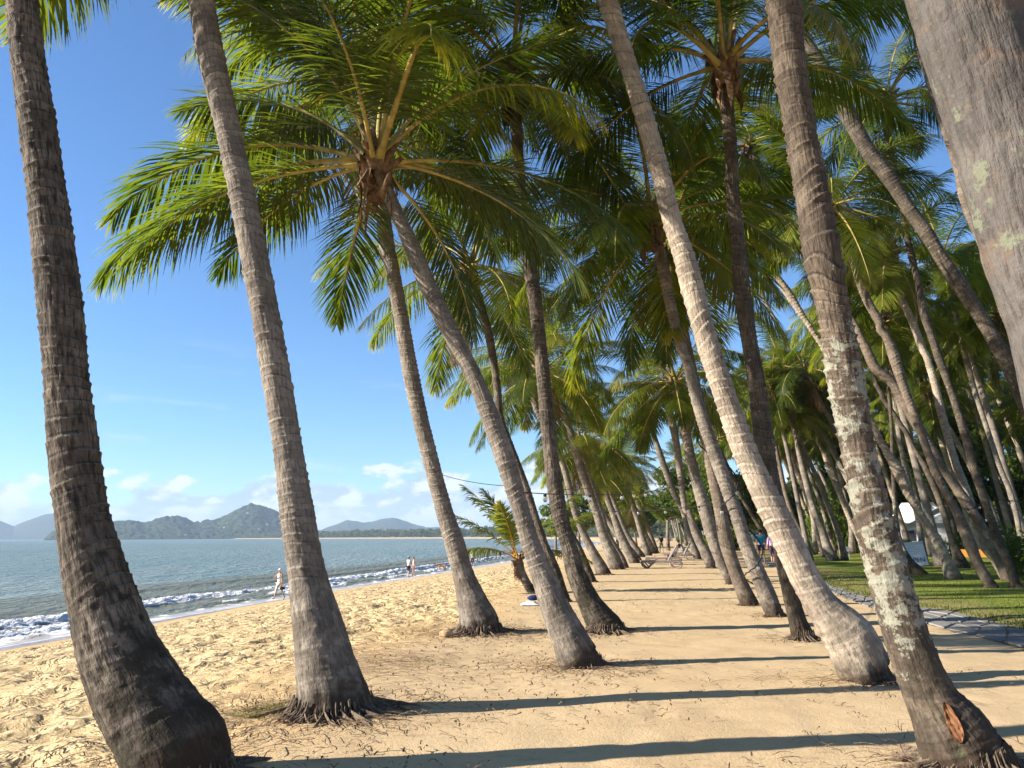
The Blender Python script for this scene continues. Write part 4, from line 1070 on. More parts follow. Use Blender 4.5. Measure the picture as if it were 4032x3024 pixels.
def limb_mesh(seed, h, spread, lobes):
    rg = random.Random(seed); mb = MB()
    fork = Vector((rg.uniform(-.3, .3), rg.uniform(-.3, .3), h * 0.35))
    mb.tube([(0, 0, -0.2), (rg.uniform(-.15, .15), 0, h * 0.16), fork], [0.26, 0.20, 0.16], 9)
    for l in lobes[:7]:
        e = Vector(l[:3]); m_ = fork.lerp(e, 0.5) + Vector((rg.uniform(-.4, .4), rg.uniform(-.4, .4), -0.2))
        mb.tube([fork, m_, e], [0.11, 0.07, 0.03], 6)
    return new_mesh('trunk', mb.v, mb.f, mats=[M_WOOD])
TREES = []
for s_, (h, w, mat, size, n) in enumerate([(9.5, 4.2, M_TREE1, 0.42, 5200), (7.5, 3.6, M_TREE1, 0.40, 4600), (8.5, 3.8, M_TREE2, 0.42, 4600), (6.0, 3.0, M_TREE2, 0.34, 3800), (10.5, 3.6, M_TREE3, 0.40, 5600), (12.0, 4.6, M_TREE1, 0.46, 6000)]):
    rg = random.Random(60 + s_); lobes = []
    for k in range(11):
        a = rg.uniform(0, 6.28); r_ = rg.uniform(0.15, 0.72) * w; zz_ = h * rg.uniform(0.38, 0.86)
        q = rg.uniform(0.26, 0.42) * w
        lobes.append((math.cos(a) * r_, math.sin(a) * r_, zz_, q, q, q * rg.uniform(0.55, 0.85)))
    lobes.append((0, 0, h * 0.86, w * .35, w * .35, h * 0.14))
    TREES.append((leaf_cloud('crown', lobes, n, size, 70 + s_, mat), limb_mesh(80 + s_, h, w, lobes)))
BUSH = []
for s_, (w, d, h, mat) in enumerate([(3.4, 2.0, 1.7, M_TREE1), (2.6, 1.8, 1.2, M_TREE2), (2.2, 2.0, 2.4, M_TREE1)]):
    rg = random.Random(160 + s_)
    lobes = [(rg.uniform(-.5, .5) * w, rg.uniform(-.35, .35) * d, rg.uniform(0.25, 0.6) * h, w * .3, d * .35, h * .38) for _ in range(8)]
    st = MB()
    for l in lobes: st.tube([(l[0] * .5, l[1] * .5, -0.1), (l[0] * .8, l[1] * .8, l[2] * .5), l[:3]], [0.04, 0.03, 0.015], 5)
    BUSH.append((leaf_cloud('foliage', lobes, 2600, 0.20, 170 + s_, mat), new_mesh('stem', st.v, st.f, mats=[M_WOOD])))
rg = random.Random(33)
def uw(u, w): return PERP[0] * u + DIRW[0] * w, PERP[1] * u + DIRW[1] * w
def tree(x, y, k, label, group=None, sc=1.0, sz=1.0):
    o = thing('broadleaf_tree', label, 'tree', (x, y, ground_z(x, y)), rg.uniform(0, 6.28), group)
    o.scale = (sc, sc, sc * sz)
    link('crown', TREES[k][0], o); link('trunk', TREES[k][1], o)
def bush(x, y, k, label, group=None, sc=1.0, sz=1.0):
    o = thing('shrub', label, 'shrub', (x, y, ground_z(x, y)), rg.uniform(0, 6.28), group)
    o.scale = (sc, sc, sc * sz)
    link('foliage', BUSH[k][0], o); link('stem', BUSH[k][1], o)
# wall of trees at the back of the lawn
for k in range(44):
    w = rg.uniform(50, 120); u = 15 + (w - 50) * 0.10 + rg.uniform(0, 30)
    if k < 16: w = rg.uniform(30, 66); u = 34 + rg.uniform(0, 16)
    x, y = uw(u, w)
    if 8 < x < 29 and 49 < y < 60: continue
    kk = rg.choice([0, 0, 1, 2, 2, 5])
    tree(x, y, kk, ('light green leafy tree' if kk == 2 else 'tall dark green leafy tree' if kk == 5 else 'dark green leafy tree') + ' in the dense wall of trees behind the grove', 'trees behind the grove', rg.uniform(0.9, 1.35))
for k in range(46):
    w = rg.uniform(54, 100); u = 14 + (w - 54) * 0.12 + rg.uniform(0, 14)
    if k < 20: w = rg.uniform(32, 60); u = 30 + rg.uniform(0, 10)
    x, y = uw(u, w)
    bush(x, y, rg.choice([0, 1, 1]), 'leafy green shrub in the thicket at the back of the lawn', 'shrubs at the back of the lawn', rg.uniform(0.9, 1.5), rg.uniform(0.9, 1.3))
for k in range(18):
    x = 6 + k * 2.2 + rg.uniform(-1, 1); y = rg.uniform(74, 100); kk = rg.choice([0, 1, 2])
    tree(x, y, kk, ('light green leafy tree' if kk == 2 else 'dark green leafy tree') + ' in the dense wall of trees behind the grove', 'trees behind the grove', rg.uniform(0.8, 1.1))
for x, y in ((28.6, 66.5), (31.5, 71), (26.6, 64.5), (34.5, 73)):
    bush(x, y, 2, 'tall leafy green shrub in the gap behind the white hut', 'tall shrubs behind the hut', 1.5, 1.4)
# trees behind the beach beyond the loungers
for k in range(54):
    w = 84 + k * 4.6 + rg.uniform(-3, 3); u = 9.5 + max(0, (w - 84)) * 0.012 + rg.uniform(0, 9)
    x, y = uw(u, w)
    kk = rg.choice([2, 3, 4, 2, 3]) if w < 130 else rg.choice([4, 4, 4, 1, 2])
    tree(x, y, kk, 'grey-green feathery tree in the belt behind the far beach' if kk == 4 else 'leafy tree in the green belt behind the far beach', 'trees behind the far beach' if kk != 4 else 'feathery trees behind the far beach', rg.uniform(0.75, 1.1))
for k in range(26):
    w = 80 + k * 3.4; x, y = uw(7.0 + rg.uniform(-0.6, 2.2), w)
    bush(x, y, 1 if k % 3 else 0, 'bright green low bush at the inland edge of the beach', 'bushes edging the beach', rg.uniform(0.8, 1.3))
p = ground(2640, 2158); tree(p[0] + 5, p[1] + 14, 2, 'tall bright yellow-green tree directly behind the loungers', None, 1.25)
# right edge hedge clump
p = ground(4032, 2310); bush(p[0] + 1.7, p[1] + 2.0, 2, 'dense green shrub cut by the right frame edge beside the lawn', None, 0.85, 1.0)

# the wooded shore across the bay
rs = np.random.RandomState(3)
st = 350 + (2150 * rs.uniform(0, 1, 1500) ** 1.15); of = 22 + rs.uniform(0, 90, 1500) ** 0.98
x, y, nx_, ny_ = coast(st)
x = x + nx_ * of; y = y + ny_ * of
hh = rs.uniform(9, 15, 1500) * (0.8 + 0.5 * fbm(st / 60, st * 0, 91, 2))
m = 46
c = np.stack([x, y, hh * 0.55], -1)
d = rs.normal(size=(1500, m, 3)); d /= np.linalg.norm(d, axis=2)[..., None]
cc = c[:, None, :] + d * np.stack([hh * .42, hh * .42, hh * .48], -1)[:, None, :] * rs.uniform(0.5, 1.0, (1500, m, 1)) ** 0.5
nr = d + rs.normal(size=d.shape) * 0.5 + np.array([0, 0, .3]); nr /= np.linalg.norm(nr, axis=2)[..., None]
a = np.cross(nr, rs.normal(size=nr.shape)); a /= np.linalg.norm(a, axis=2)[..., None]; b = np.cross(nr, a)
s = rs.uniform(0.9, 1.9, (1500, m, 1)) * (hh / 12)[:, None, None]
V = np.stack([cc - a * s, cc + b * s * .6, cc + a * s, cc - b * s * .6], 2).reshape(-1, 3)
me = new_mesh('shore_wood', V, np.arange(len(V)).reshape(-1, 4), uv=np.tile([[0.2, 0.2]], (len(V), 1)), mats=[M_TREE3], smooth=False)
link('shore_wood', me, kind='stuff')

# ------------------------------------------------------------------ lawn and stone path
left = [(4700, 2760), (4300, 2650), (4032, 2551), (3934, 2532), (3843, 2505), (3782, 2499), (3650, 2460), (3441, 2402), (3296, 2344), (3200, 2300), (3120, 2262), (3040, 2232), (2985, 2206), (2950, 2188)]
right = [(4700, 2630), (4300, 2560), (4026, 2483), (3960, 2466), (3908, 2452), (3770, 2418), (3616, 2391), (3412, 2352), (3300, 2318), (3240, 2286), (3160, 2250), (3075, 2222), (3010, 2200), (2968, 2184)]
PL = np.array([ground(*q, z=0.0)[:2] for q in left]); PR = np.array([ground(*q, z=0.0)[:2] for q in right])
def resample(P, n):
    d = np.r_[0, np.cumsum(np.linalg.norm(np.diff(P, axis=0), axis=1))]
    s = np.linspace(0, d[-1], n)
    return np.stack([np.interp(s, d, P[:, 0]), np.interp(s, d, P[:, 1])], -1)
# sand-coloured bed
nb = 120
A = resample(PL, nb); B = resample(PR, nb)
t = NT('path_bed'); n = t.noise(t.coord('Object'), 6.0, 5, 0.65)
M_BED = t.base(t.mix(n, (0.16, 0.14, 0.12), (0.30, 0.24, 0.17)), 0.95, 0.1)
v = []; f = []
for q in range(nb):
    jl = 0.18 * (vnoise(q * 0.35, 0.0, 8) - 0.5)
    for k_ in range(5):
        p = A[q] * (1 - k_ / 4) + B[q] * (k_ / 4) + (jl if k_ in (0, 4) else 0) * np.array([1, .2]); v.append((p[0], p[1], 0.016))
f = [(q * 5 + k_, q * 5 + k_ + 1, q * 5 + k_ + 6, q * 5 + k_ + 5) for q in range(nb - 1) for k_ in range(4)]
path = link('path', new_mesh('path', v, f, mats=[M_BED]), kind='structure')
t = NT('slate')
oi = t.n('ShaderNodeObjectInfo')
n = t.noise(t.coord('Object'), 9.0, 5, 0.65)
cc_ = t.mix(oi.outputs['Random'], (0.135, 0.132, 0.13), (0.235, 0.22, 0.20))
cc_ = t.mix(t.ramp(n, 0.4, 0.75, 0.0, 0.5), cc_, (0.24, 0.19, 0.13))
t.bump(n, 0.4, 0.02)
M_SLATE = t.base(cc_, 0.75, 0.3)
rg = random.Random(91)
dl = np.linalg.norm(np.diff((PL + PR) / 2, axis=0), axis=1).sum()
rows = 66; cols = 4
A = resample(PL, rows + 1); B = resample(PR, rows + 1)
G = {}
for q in range(rows + 1):
    for c_ in range(cols + 1):
        w_ = c_ / cols + (rg.uniform(-0.09, 0.09) if 0 < c_ < cols else 0)
        p = A[q] * (1 - w_) + B[q] * w_
        al = (A[min(q + 1, rows)] - A[max(q - 1, 0)]); al = al / max(np.linalg.norm(al), 1e-6)
        G[q, c_] = p + al * rg.uniform(-0.16, 0.16) * (0.6 if c_ in (0, cols) else 1)
for q in range(rows):
    for c_ in range(cols):
        if rg.random() < 0.06 and c_ in (0, cols - 1): continue
        cor = [G[q, c_], G[q, c_ + 1], G[q + 1, c_ + 1], G[q + 1, c_]]
        ctr = sum(cor) / 4
        P = []
        for i_ in range(4):
            a_, b_ = cor[i_], cor[(i_ + 1) % 4]
            P.append(a_ + (ctr - a_) * 0.10); m_ = (a_ + b_) / 2; P.append(m_ + (ctr - m_) * rg.uniform(0.04, 0.12))
        hh_ = 0.034 + rg.uniform(-0.006, 0.008)
        v = [(p[0] - ctr[0], p[1] - ctr[1], 0.0) for p in P] + [((p[0] - ctr[0]) * .95, (p[1] - ctr[1]) * .95, hh_ - 0.016 + rg.uniform(-.002, .002)) for p in P]
        f = [tuple(range(8, 16))] + [(i_, (i_ + 1) % 8, 8 + (i_ + 1) % 8, 8 + i_) for i_ in range(8)]
        if sum((v[i_][0] * v[(i_ + 1) % 8][1] - v[(i_ + 1) % 8][0] * v[i_][1]) for i_ in range(8)) < 0: f = [tuple(reversed(q_)) for q_ in f]
        link('paving_stone', new_mesh('paving_stone', v, f, mats=[M_SLATE], smooth=False), path, (ctr[0], ctr[1], 0.016))
# lawn
t = NT('lawn_grass')
ob = t.coord('Object')
n = t.noise(ob, 0.45, 5, 0.6); n2 = t.noise(ob, 9.0, 5, 0.7); n3 = t.noise(ob, 45.0, 3, 0.7)
dry = t.attr('dry')
c = t.mix(t.ramp(n, 0.35, 0.65), (0.150, 0.190, 0.024), (0.225, 0.245, 0.042))
c = t.mix(t.ramp(t.math('ADD', dry, t.math('MULTIPLY', t.math('SUBTRACT', n, 0.5), 1.0)), 0.3, 0.9, 0.0, 0.85), c, (0.30, 0.235, 0.10))
c = t.mix(t.ramp(n2, 0.5, 0.75, 0.0, 0.4), c, (0.07, 0.085, 0.02))
c = t.mix(t.ramp(n3, 0.55, 0.75, 0.0, 0.4), c, (0.05, 0.06, 0.015))
t.bump(t.math('ADD', n2, n3), 0.9, 0.04)
M_LAWN = t.base(c, 0.9, 0.15)
nb = 260; Bq = resample(PR, nb)
ow = np.r_[0, 0.12, np.cumsum(np.full(14, 0.22)), 3.6 + np.cumsum(np.linspace(0.4, 5, 22))]
v = []; dr = []
for q in range(nb):
    for d_ in ow:
        e_ = (vnoise(q * 0.23, 0.5, 14) - 0.5) * 0.30 * max(0, 1 - d_)
        p = Bq[q] + PERP * (d_ + 0.02 + e_)
        if d_ > 3: p = Bq[q] + PERP * d_ + DIRW * (d_ * 0.10)
        v.append((p[0], p[1], 0.006 + 0.05 * float(sstep(0, 0.5, d_)) + 0.05 * (float(fbm(p[0] / 2, p[1] / 2, 6, 2)) - .4) * float(sstep(0.2, 2, d_))))
        dr.append(max(0, 1.05 - d_ / 2.6))
nw = len(ow)
i = np.arange(nb - 1)[:, None] * nw + np.arange(nw - 1)[None, :]
f = np.stack([i, i + nw, i + nw + 1, i + 1], -1).reshape(-1, 4)[:, ::-1]
link('lawn', new_mesh('lawn', v, f, attrs={'dry': dr}, mats=[M_LAWN]), kind='structure')
# grass blades: lawn in view and the odd tufts on the sand
def blades(pts, h, seed, name, mat):
    rs = np.random.RandomState(seed); n = len(pts); pts = np.asarray(pts, float)
    az = rs.uniform(0, 6.28, n); hh = h * rs.uniform(0.5, 1.3, n); ln = rs.uniform(0.2, 0.9, n) * hh; w = rs.uniform(0.004, 0.008, n) * (h / 0.08)
    dx, dy = np.cos(az), np.sin(az)
    s = np.stack([-dy * w, dx * w, 0 * w], -1)
    p0 = pts; p1 = pts + np.stack([dx * ln * .35, dy * ln * .35, hh * .65], -1); p2 = pts + np.stack([dx * ln, dy * ln, hh], -1)
    V = np.stack([p0 - s, p0 + s, p1 + s * .7, p1 - s * .7, p2], 1).reshape(-1, 3)
    b = np.arange(n)[:, None] * 5
    F = [tuple(q) for q in np.hstack([b, b + 1, b + 2, b + 3]).tolist()] + [tuple(q) for q in np.hstack([b + 3, b + 2, b + 4]).tolist()]
    return link(name, new_mesh(name, V, F, uv=np.tile([[.2, .2]], (n * 5, 1)), mats=[mat]), kind='stuff')
M_BLADE = leaf_material('grass_blade', (0.085, 0.115, 0.018), (0.145, 0.17, 0.03), (0.32, 0.25, 0.10), (1.6, 1.6, 1.2), 0.4, 0.6)
rs = np.random.RandomState(8)
n = 60000
q = rs.randint(0, nb, n); d_ = rs.uniform(0, 1, n) ** 1.4 * 9
P = Bq[np.clip(q, 0, nb - 1)] + PERP[None, :] * d_[:, None] + rs.uniform(-.2, .2, (n, 2))
k_ = P[:, 1] < 34
blades(np.hstack([P[k_], np.full((k_.sum(), 1), 0.03)]), 0.07, 9, 'lawn_blades', M_BLADE)
T = []
for (cxp, cyp, sxp, n_) in [(1060, 2800, 60, 700), (1130, 2785, 40, 420), (970, 2820, 30, 160), (1660, 2607, 30, 260), (1990, 2468, 45, 240), (1790, 2470, 20, 90), (2810, 2258, 60, 420), (2410, 2490, 40, 150), (1590, 2500, 25, 80)]:
    for _ in range(n_):
        g = ground(cxp + rs.normal() * sxp, cyp + rs.normal() * sxp * 0.22); T.append((g[0], g[1], g[2] - 0.005))
blades(T, 0.030, 10, 'grass_tufts', M_BLADE)
# leaf litter, twigs and root threads on the sand
M_LIT = flat_mat('litter', (0.17, 0.11, 0.065), 0.9, 0.6, 40.0)
mb = MB(); rg = random.Random(55)
def litter(x, y, ln, w, az, curl):
    z0 = ground_z(x, y) + 0.018
    d = Vector((math.cos(az), math.sin(az), 0)); s = Vector((-d.y, d.x, 0)) * w
    p = Vector((x, y, z0)); v = []
    for i_ in range(4):
        q = i_ / 3; c_ = p + d * (ln * q) + s * (curl * (q * q) * ln / max(w, 1e-3) * 0.5) + Vector((0, 0, 0.02 * math.sin(q * 3.1)))
        v += [c_ - s * (1 - q * .5), c_ + s * (1 - q * .5) + Vector((0, 0, w * .5))]
    mb.add(v, [(0, 1, 3, 2), (2, 3, 5, 4), (4, 5, 7, 6)])
for _ in range(4800):
    yy = 4.5 + 22 * rg.random() ** 1.6; u = rg.gauss(-1.0, 3.0)
    x, y = uw(u, yy)
    near = abs(u + 3.2) < 1.8
    if not near and (rg.random() < 0.3 or float(fbm(np.array(x * .5), np.array(y * .8), 77, 3)) < 0.46): continue
    litter(x, y, rg.uniform(0.02, 0.09) * (2.4 if rg.random() < 0.07 else 1), rg.uniform(0.003, 0.009), rg.uniform(0, 6.28), rg.uniform(-.4, .4))
for key, n_, sp in (('P2', 700, 0.8), ('A2', 800, 1.1), ('A1', 520, 0.8), ('P1', 260, 0.8), ('B', 320, 0.8), ('R1', 260, 0.8), ('Rg', 300, 0.8), ('Rf', 160, 0.7), ('Re', 120, 0.7), ('Rd', 120, 0.7)):
    b_ = TRUNKS[key][0].location
    for _ in range(n_):
        a_ = rg.uniform(0, 6.28); r_ = TRUNKS[key][2][1] * 0.9 + abs(rg.gauss(0, sp * .6))
        x, y = b_.x + math.cos(a_) * r_ * 1.2 - 0.25 * rg.random(), b_.y + math.sin(a_) * r_ - 0.1
        litter(x, y, rg.uniform(0.05, 0.3), rg.uniform(0.002, 0.006), a_ + rg.uniform(-.8, .8) + (3.14 if rg.random() < .5 else 0), rg.uniform(-1, 1))
for _ in range(500):
    g = ground(rg.gauss(1480, 190), rg.gauss(2600, 50)); litter(g[0], g[1], rg.uniform(0.06, 0.4), rg.uniform(0.002, 0.005), rg.uniform(-0.5, 0.5), rg.uniform(-1, 1))
mb.build('leaf_litter', M_LIT, kind='stuff')

# ------------------------------------------------------------------ people and dogs
def cloth(name, col): return flat_mat(name, col, 0.85, 0.12, 12.0, 0.15)
SKIN = flat_mat('skin', (0.48, 0.27, 0.18), 0.55, 0.08, 6.0)
SKIN2 = flat_mat('skin_tan', (0.36, 0.20, 0.13), 0.55, 0.08, 6.0)
M_BLK = cloth('black_cloth', (0.018, 0.018, 0.022)); M_WHT = cloth('white_cloth', (0.74, 0.72, 0.69)); M_CREAM = cloth('cream_cloth', (0.66, 0.60, 0.51))
M_PEACH = cloth('peach_cloth', (0.68, 0.46, 0.38)); M_BLUE = cloth('blue_cloth', (0.015, 0.30, 0.48)); M_NAVY = cloth('navy_cloth', (0.02, 0.035, 0.10))
M_LILAC = cloth('lilac_cloth', (0.66, 0.42, 0.64)); M_GREY = cloth('grey_cloth', (0.30, 0.31, 0.33)); M_KHAKI = cloth('khaki_cloth', (0.14, 0.14, 0.08)); M_PINK = cloth('pink_cloth', (0.75, 0.10, 0.32))
M_RED = cloth('red_cloth', (0.50, 0.04, 0.05)); M_PLUM = cloth('plum_cloth', (0.09, 0.06, 0.10)); M_STRAW = cloth('straw', (0.35, 0.30, 0.22))
H_WHITE = cloth('white_hair', (0.70, 0.68, 0.64)); H_BROWN = cloth('brown_hair', (0.20, 0.11, 0.06)); H_DARK = cloth('dark_hair', (0.02, 0.014, 0.012))

def skin_obj(name, V, Ed, Rd, mat, parent, root=0, sub=1):
    me = bpy.data.meshes.new(name)
    me.from_pydata([tuple(v) for v in V], Ed, [])
    me.materials.append(mat)
    o = link(name, me, parent)
    m = o.modifiers.new('skin', 'SKIN'); m.use_smooth_shade = True
    sv = me.skin_vertices[0].data if me.skin_vertices else None
    if sv is None:
        bpy.context.view_layer.objects.active = o
        bpy.ops.mesh.customdata_skin_add()
        sv = me.skin_vertices[0].data
    for i, r in enumerate(Rd):
        sv[i].radius = r if hasattr(r, '__len__') else (r, r); sv[i].use_root = (i == root)
    s_ = o.modifiers.new('sub', 'SUBSURF'); s_.levels = sub; s_.render_levels = sub
    return o

def person(label, pos, rz, height, torso=0.0, legs=((8, 4), (-8, 4)), arms=((8, 8, 10), (-8, 8, 10)), shirt=None, sleeve=0.5, bottom=None, blen=0.5, hair=H_DARK, hat=None, hatbrim=False, skin=SKIN, longsleeve=False, pel=0.95, head=0.0, legout=(2, 2), skirt=False, group=None):
    root = thing('person', label, 'person', pos, rz, group)
    k = height / 1.76; root.scale = (k, k, k)
    tp = R(torso)
    td = Vector((0, math.sin(tp), math.cos(tp))); fw = Vector((0, math.cos(tp), -math.sin(tp)))
    pe = Vector((0, 0, pel)); sp = pe + td * 0.21; ch = pe + td * 0.43; nk = pe + td * 0.57
    hd = (td * math.cos(R(head)) + fw * math.sin(R(head))).normalized()
    hb = nk + hd * 0.08; hm = nk + hd * 0.155 + fw * 0.015; ht = nk + hd * 0.225
    V = [pe, sp, ch, nk, hb, hm, ht, hm + fw * 0.105 - hd * 0.01]
    E_ = [(0, 1), (1, 2), (2, 3), (3, 4), (4, 5), (5, 6), (5, 7)]
    Rd = [(0.145, 0.10), (0.125, 0.09), (0.15, 0.10), 0.052, 0.066, 0.088, 0.060, 0.016]
    J = {}
    for i, sd in enumerate((-1, 1)):
        sw, out, eb = arms[i]
        sh = ch + td * 0.07 + Vector((sd * 0.185, 0, 0))
        a = R(sw); o_ = R(out)
        d1 = Vector((sd * math.sin(o_), math.sin(a) * math.cos(o_), -math.cos(a) * math.cos(o_)))
        el = sh + d1 * 0.29
        a2 = R(sw + eb); d2 = Vector((sd * math.sin(o_) * 0.4 - (sd * 0.35 if eb > 70 else 0), math.sin(a2), -math.cos(a2))).normalized()
        wr = el + d2 * 0.25; hn = wr + d2 * 0.08
        b = len(V)
        V += [sh, el, wr, hn]; Rd += [0.058, 0.042, 0.030, (0.036, 0.024)]
        E_ += [(2, b), (b, b + 1), (b + 1, b + 2), (b + 2, b + 3)]
        side = d2.cross(Vector((1, 0, 0)));
        if side.length < 0.1: side = Vector((0, 1, 0))
        side.normalize()
        for f_, (off, ln) in enumerate(((-0.030, 0.075), (-0.010, 0.088), (0.011, 0.082), (0.030, 0.062))):
            q = len(V); c = hn + side * off + d2 * 0.03; cur = Vector((-sd, 0, 0)) * 0.02
            V += [c + d2 * ln * .5, c + d2 * ln + cur]; Rd += [0.009, 0.007]; E_ += [(b + 3, q), (q, q + 1)]
        q = len(V); V += [wr + side * 0.04 + d2 * 0.03, wr + side * 0.062 + d2 * 0.075]; Rd += [0.011, 0.008]; E_ += [(b + 2, q), (q, q + 1)]
        J['sh', sd], J['el', sd], J['wr', sd], J['hn', sd] = sh, el, wr, hn
    for i, sd in enumerate((-1, 1)):
        sw, kb = legs[i]; lo = R(legout[i])
        hp = pe + Vector((sd * 0.095, 0, -0.04))
        a = R(sw); d1 = Vector((sd * math.sin(lo), math.sin(a) * math.cos(lo), -math.cos(a) * math.cos(lo)))
        kn = hp + d1 * 0.43; a2 = R(sw - kb); d2 = Vector((sd * math.sin(lo) * .3, math.sin(a2), -math.cos(a2)))
        an = kn + d2 * 0.42
        ff = Vector((0, math.cos(a2), math.sin(a2)))
        b = len(V)
        V += [hp, kn, an, an + ff * 0.07 + d2 * 0.045, an + ff * 0.17 + d2 * 0.05]
        Rd += [0.085, 0.056, 0.038, 0.036, 0.026]
        E_ += [(0, b), (b, b + 1), (b + 1, b + 2), (b + 2, b + 3), (b + 3, b + 4)]
        J['hp', sd], J['kn', sd], J['an', sd] = hp, kn, an
    skin_obj('body', V, E_, Rd, skin, root)
    if shirt:
        W = [pe + td * -0.04, sp, ch, nk - td * 0.03]; Es = [(0, 1), (1, 2), (2, 3)]; Rs = [(0.172, 0.125), (0.158, 0.115), (0.178, 0.122), 0.075]
        if skirt: W = [pe - Vector((0, 0, 0.22))] + W; Es = [(i, i + 1) for i in range(4)]; Rs = [(0.185, 0.14)] + Rs
        ci = len(W) - 2
        for sd in (-1, 1):
            b = len(W); sh, el = J['sh', sd], J['el', sd]
            if sleeve > 0:
                W += [sh, sh.lerp(el, sleeve)]; Rs += [0.076, 0.066]; Es += [(ci, b), (b, b + 1)]
                if longsleeve: W += [el, J['wr', sd]]; Rs += [0.058, 0.046]; Es += [(b + 1, b + 2), (b + 2, b + 3)]
        skin_obj('shirt', W, Es, Rs, shirt, root)
    if bottom:
        W = [pe + td * 0.05]; Es = []; Rs = [(0.168, 0.122)]
        for sd in (-1, 1):
            hp, kn, an = J['hp', sd], J['kn', sd], J['an', sd]; b = len(W)
            if blen <= 1: W += [hp, hp.lerp(kn, blen)]; Rs += [0.106, 0.092]; Es += [(0, b), (b, b + 1)]
            else: W += [hp, kn, kn.lerp(an, blen - 1)]; Rs += [0.106, 0.078, 0.062]; Es += [(0, b), (b, b + 1), (b + 1, b + 2)]
        skin_obj('trousers' if blen > 1 else 'shorts', W, Es, Rs, bottom, root)
    q = (hd.to_track_quat('Z', 'Y')).to_matrix()
    if hair:
        mb = MB(); c = hm - fw * 0.022 + hd * 0.022; mb.ball((0, 0, 0), (0.100, 0.102, 0.108), 10)
        o = mb.build('hair', hair, root); o.location = c; 
    if hat:
        mb = MB(); mb.ball((0, 0, 0), (0.108, 0.115, 0.085), 10)
        if hatbrim: mb.tube([(0, 0, -0.035), (0, 0, -0.02)], [0.19, 0.185], 14)
        else: mb.box((0, 0.13, -0.02), (0.14, 0.12, 0.012))
        o = mb.build('hat', hat, root); o.location = hm + hd * 0.055
    return root, J, k

def stand(pxx, pyy, hpx=None, hgt=None):
    g = ground(pxx, pyy); dz = (g - C0) @ CF
    return g, (hgt if hgt else hpx * dz / FPX)
g, hh = stand(1097, 2361, 118)
root, J, k = person('woman in white top and cream cropped trousers walking at the water edge', g, R(150), hh, legs=((-16, 16), (18, 4)), arms=((4, 10, 6), (35, 6, 118)), shirt=M_WHT, sleeve=0.0, bottom=M_CREAM, blen=1.35, hair=H_WHITE, hat=None)
bp = root.matrix_world if False else None
mb = MB(); mb.ball((0, 0, 0), (0.15, 0.06, 0.085), 10); mb.tube([(-0.09, 0, 0.06), (-0.05, 0, 0.17), (0.05, 0, 0.17), (0.09, 0, 0.06)], 0.012, 6)
def local_to_world(root, v):
    a = root.rotation_euler.z; s_ = root.scale.x
    return Vector((root.location.x + s_ * (v.x * math.cos(a) - v.y * math.sin(a)), root.location.y + s_ * (v.x * math.sin(a) + v.y * math.cos(a)), root.location.z + s_ * v.z))
hp_ = local_to_world(root, J['hn', -1])
o = mb.build('bag', M_BLK, loc=(hp_.x + 0.05, hp_.y, hp_.z - 0.17)); o['label'] = 'small dark bag hanging from the hand of the woman in white'; o['category'] = 'bag'
g, hh = stand(1608, 2272, 77)
person('man in a brimmed hat, white shirt and dark shorts standing at the water edge', g, R(-50), hh, legs=((4, 2), (-6, 4)), arms=((4, 8, 8), (4, 8, 8)), shirt=M_WHT, bottom=M_BLK, blen=0.9, hat=M_STRAW, hatbrim=True, hair=H_DARK)
g, hh = stand(1628, 2269, 74)
person('woman with brown hair in a loose peach top beside the man in a hat', g, R(-75), hh, legs=((10, 2), (-10, 4)), arms=((6, 6, 10), (0, 6, 10)), shirt=M_PEACH, bottom=M_PEACH, blen=0.25, hair=H_BROWN, longsleeve=True, sleeve=0.5)
g, hh = stand(1861, 2231, 58)
person('woman in a white cap, pale top and dark shorts alone at the tideline', g, R(200), hh, shirt=M_WHT, bottom=M_NAVY, blen=0.95, hair=H_BROWN, hat=M_WHT, sleeve=0.4)
g, hh = stand(3001, 2221, 129)
person('walker in a bright blue polo shirt and navy shorts on the stone path', (g[0], g[1], 0.045), R(-8), hh, legs=((14, 6), (-12, 10)), arms=((-8, 9, 12), (8, 9, 14)), shirt=M_BLUE, sleeve=0.75, bottom=M_NAVY, blen=0.62, hair=H_DARK)
g, hh = stand(3044, 2217, 114)
person('walker in a lilac long sleeved top and dark plum trousers on the stone path', (g[0], g[1], 0.045), R(-5), hh, legs=((-14, 12), (14, 6)), arms=((8, 8, 10), (-8, 8, 12)), shirt=M_LILAC, sleeve=0.6, longsleeve=True, bottom=M_PLUM, blen=1.5, hair=H_BROWN)
g, hh = stand(2605, 2177, 70)
person('man in black shirt and khaki shorts standing with his back turned', g, R(10), hh, arms=((20, 12, 60), (20, 12, 60)), shirt=M_BLK, sleeve=0.6, bottom=M_KHAKI, blen=0.95, hair=H_DARK, skin=SKIN2)
g, hh = stand(2632, 2172, 37)
person('small child in black swimwear and a red cap beyond the loungers', g, R(60), hh, arms=((30, 10, 40), (5, 10, 10)), shirt=M_BLK, bottom=M_BLK, blen=0.6, hair=H_DARK, hat=M_RED, skin=SKIN2)
g, hh = stand(2581, 2153, 17)
person('toddler in a pink swimsuit on the sand left of the man in black', g, R(-30), max(hh, 0.8), arms=((40, 40, 20), (40, 40, 20)), shirt=M_PINK, bottom=M_PINK, blen=0.3, hair=H_BROWN)
g, hh = stand(2325, 2145, 20)
pk, Jk, kk = person('child in pink bending at the water beside a white float', g, R(80), max(hh, 1.0), torso=35, arms=((60, 10, 10), (60, 10, 10)), shirt=M_PINK, bottom=M_PINK, blen=0.4, hair=H_BROWN)
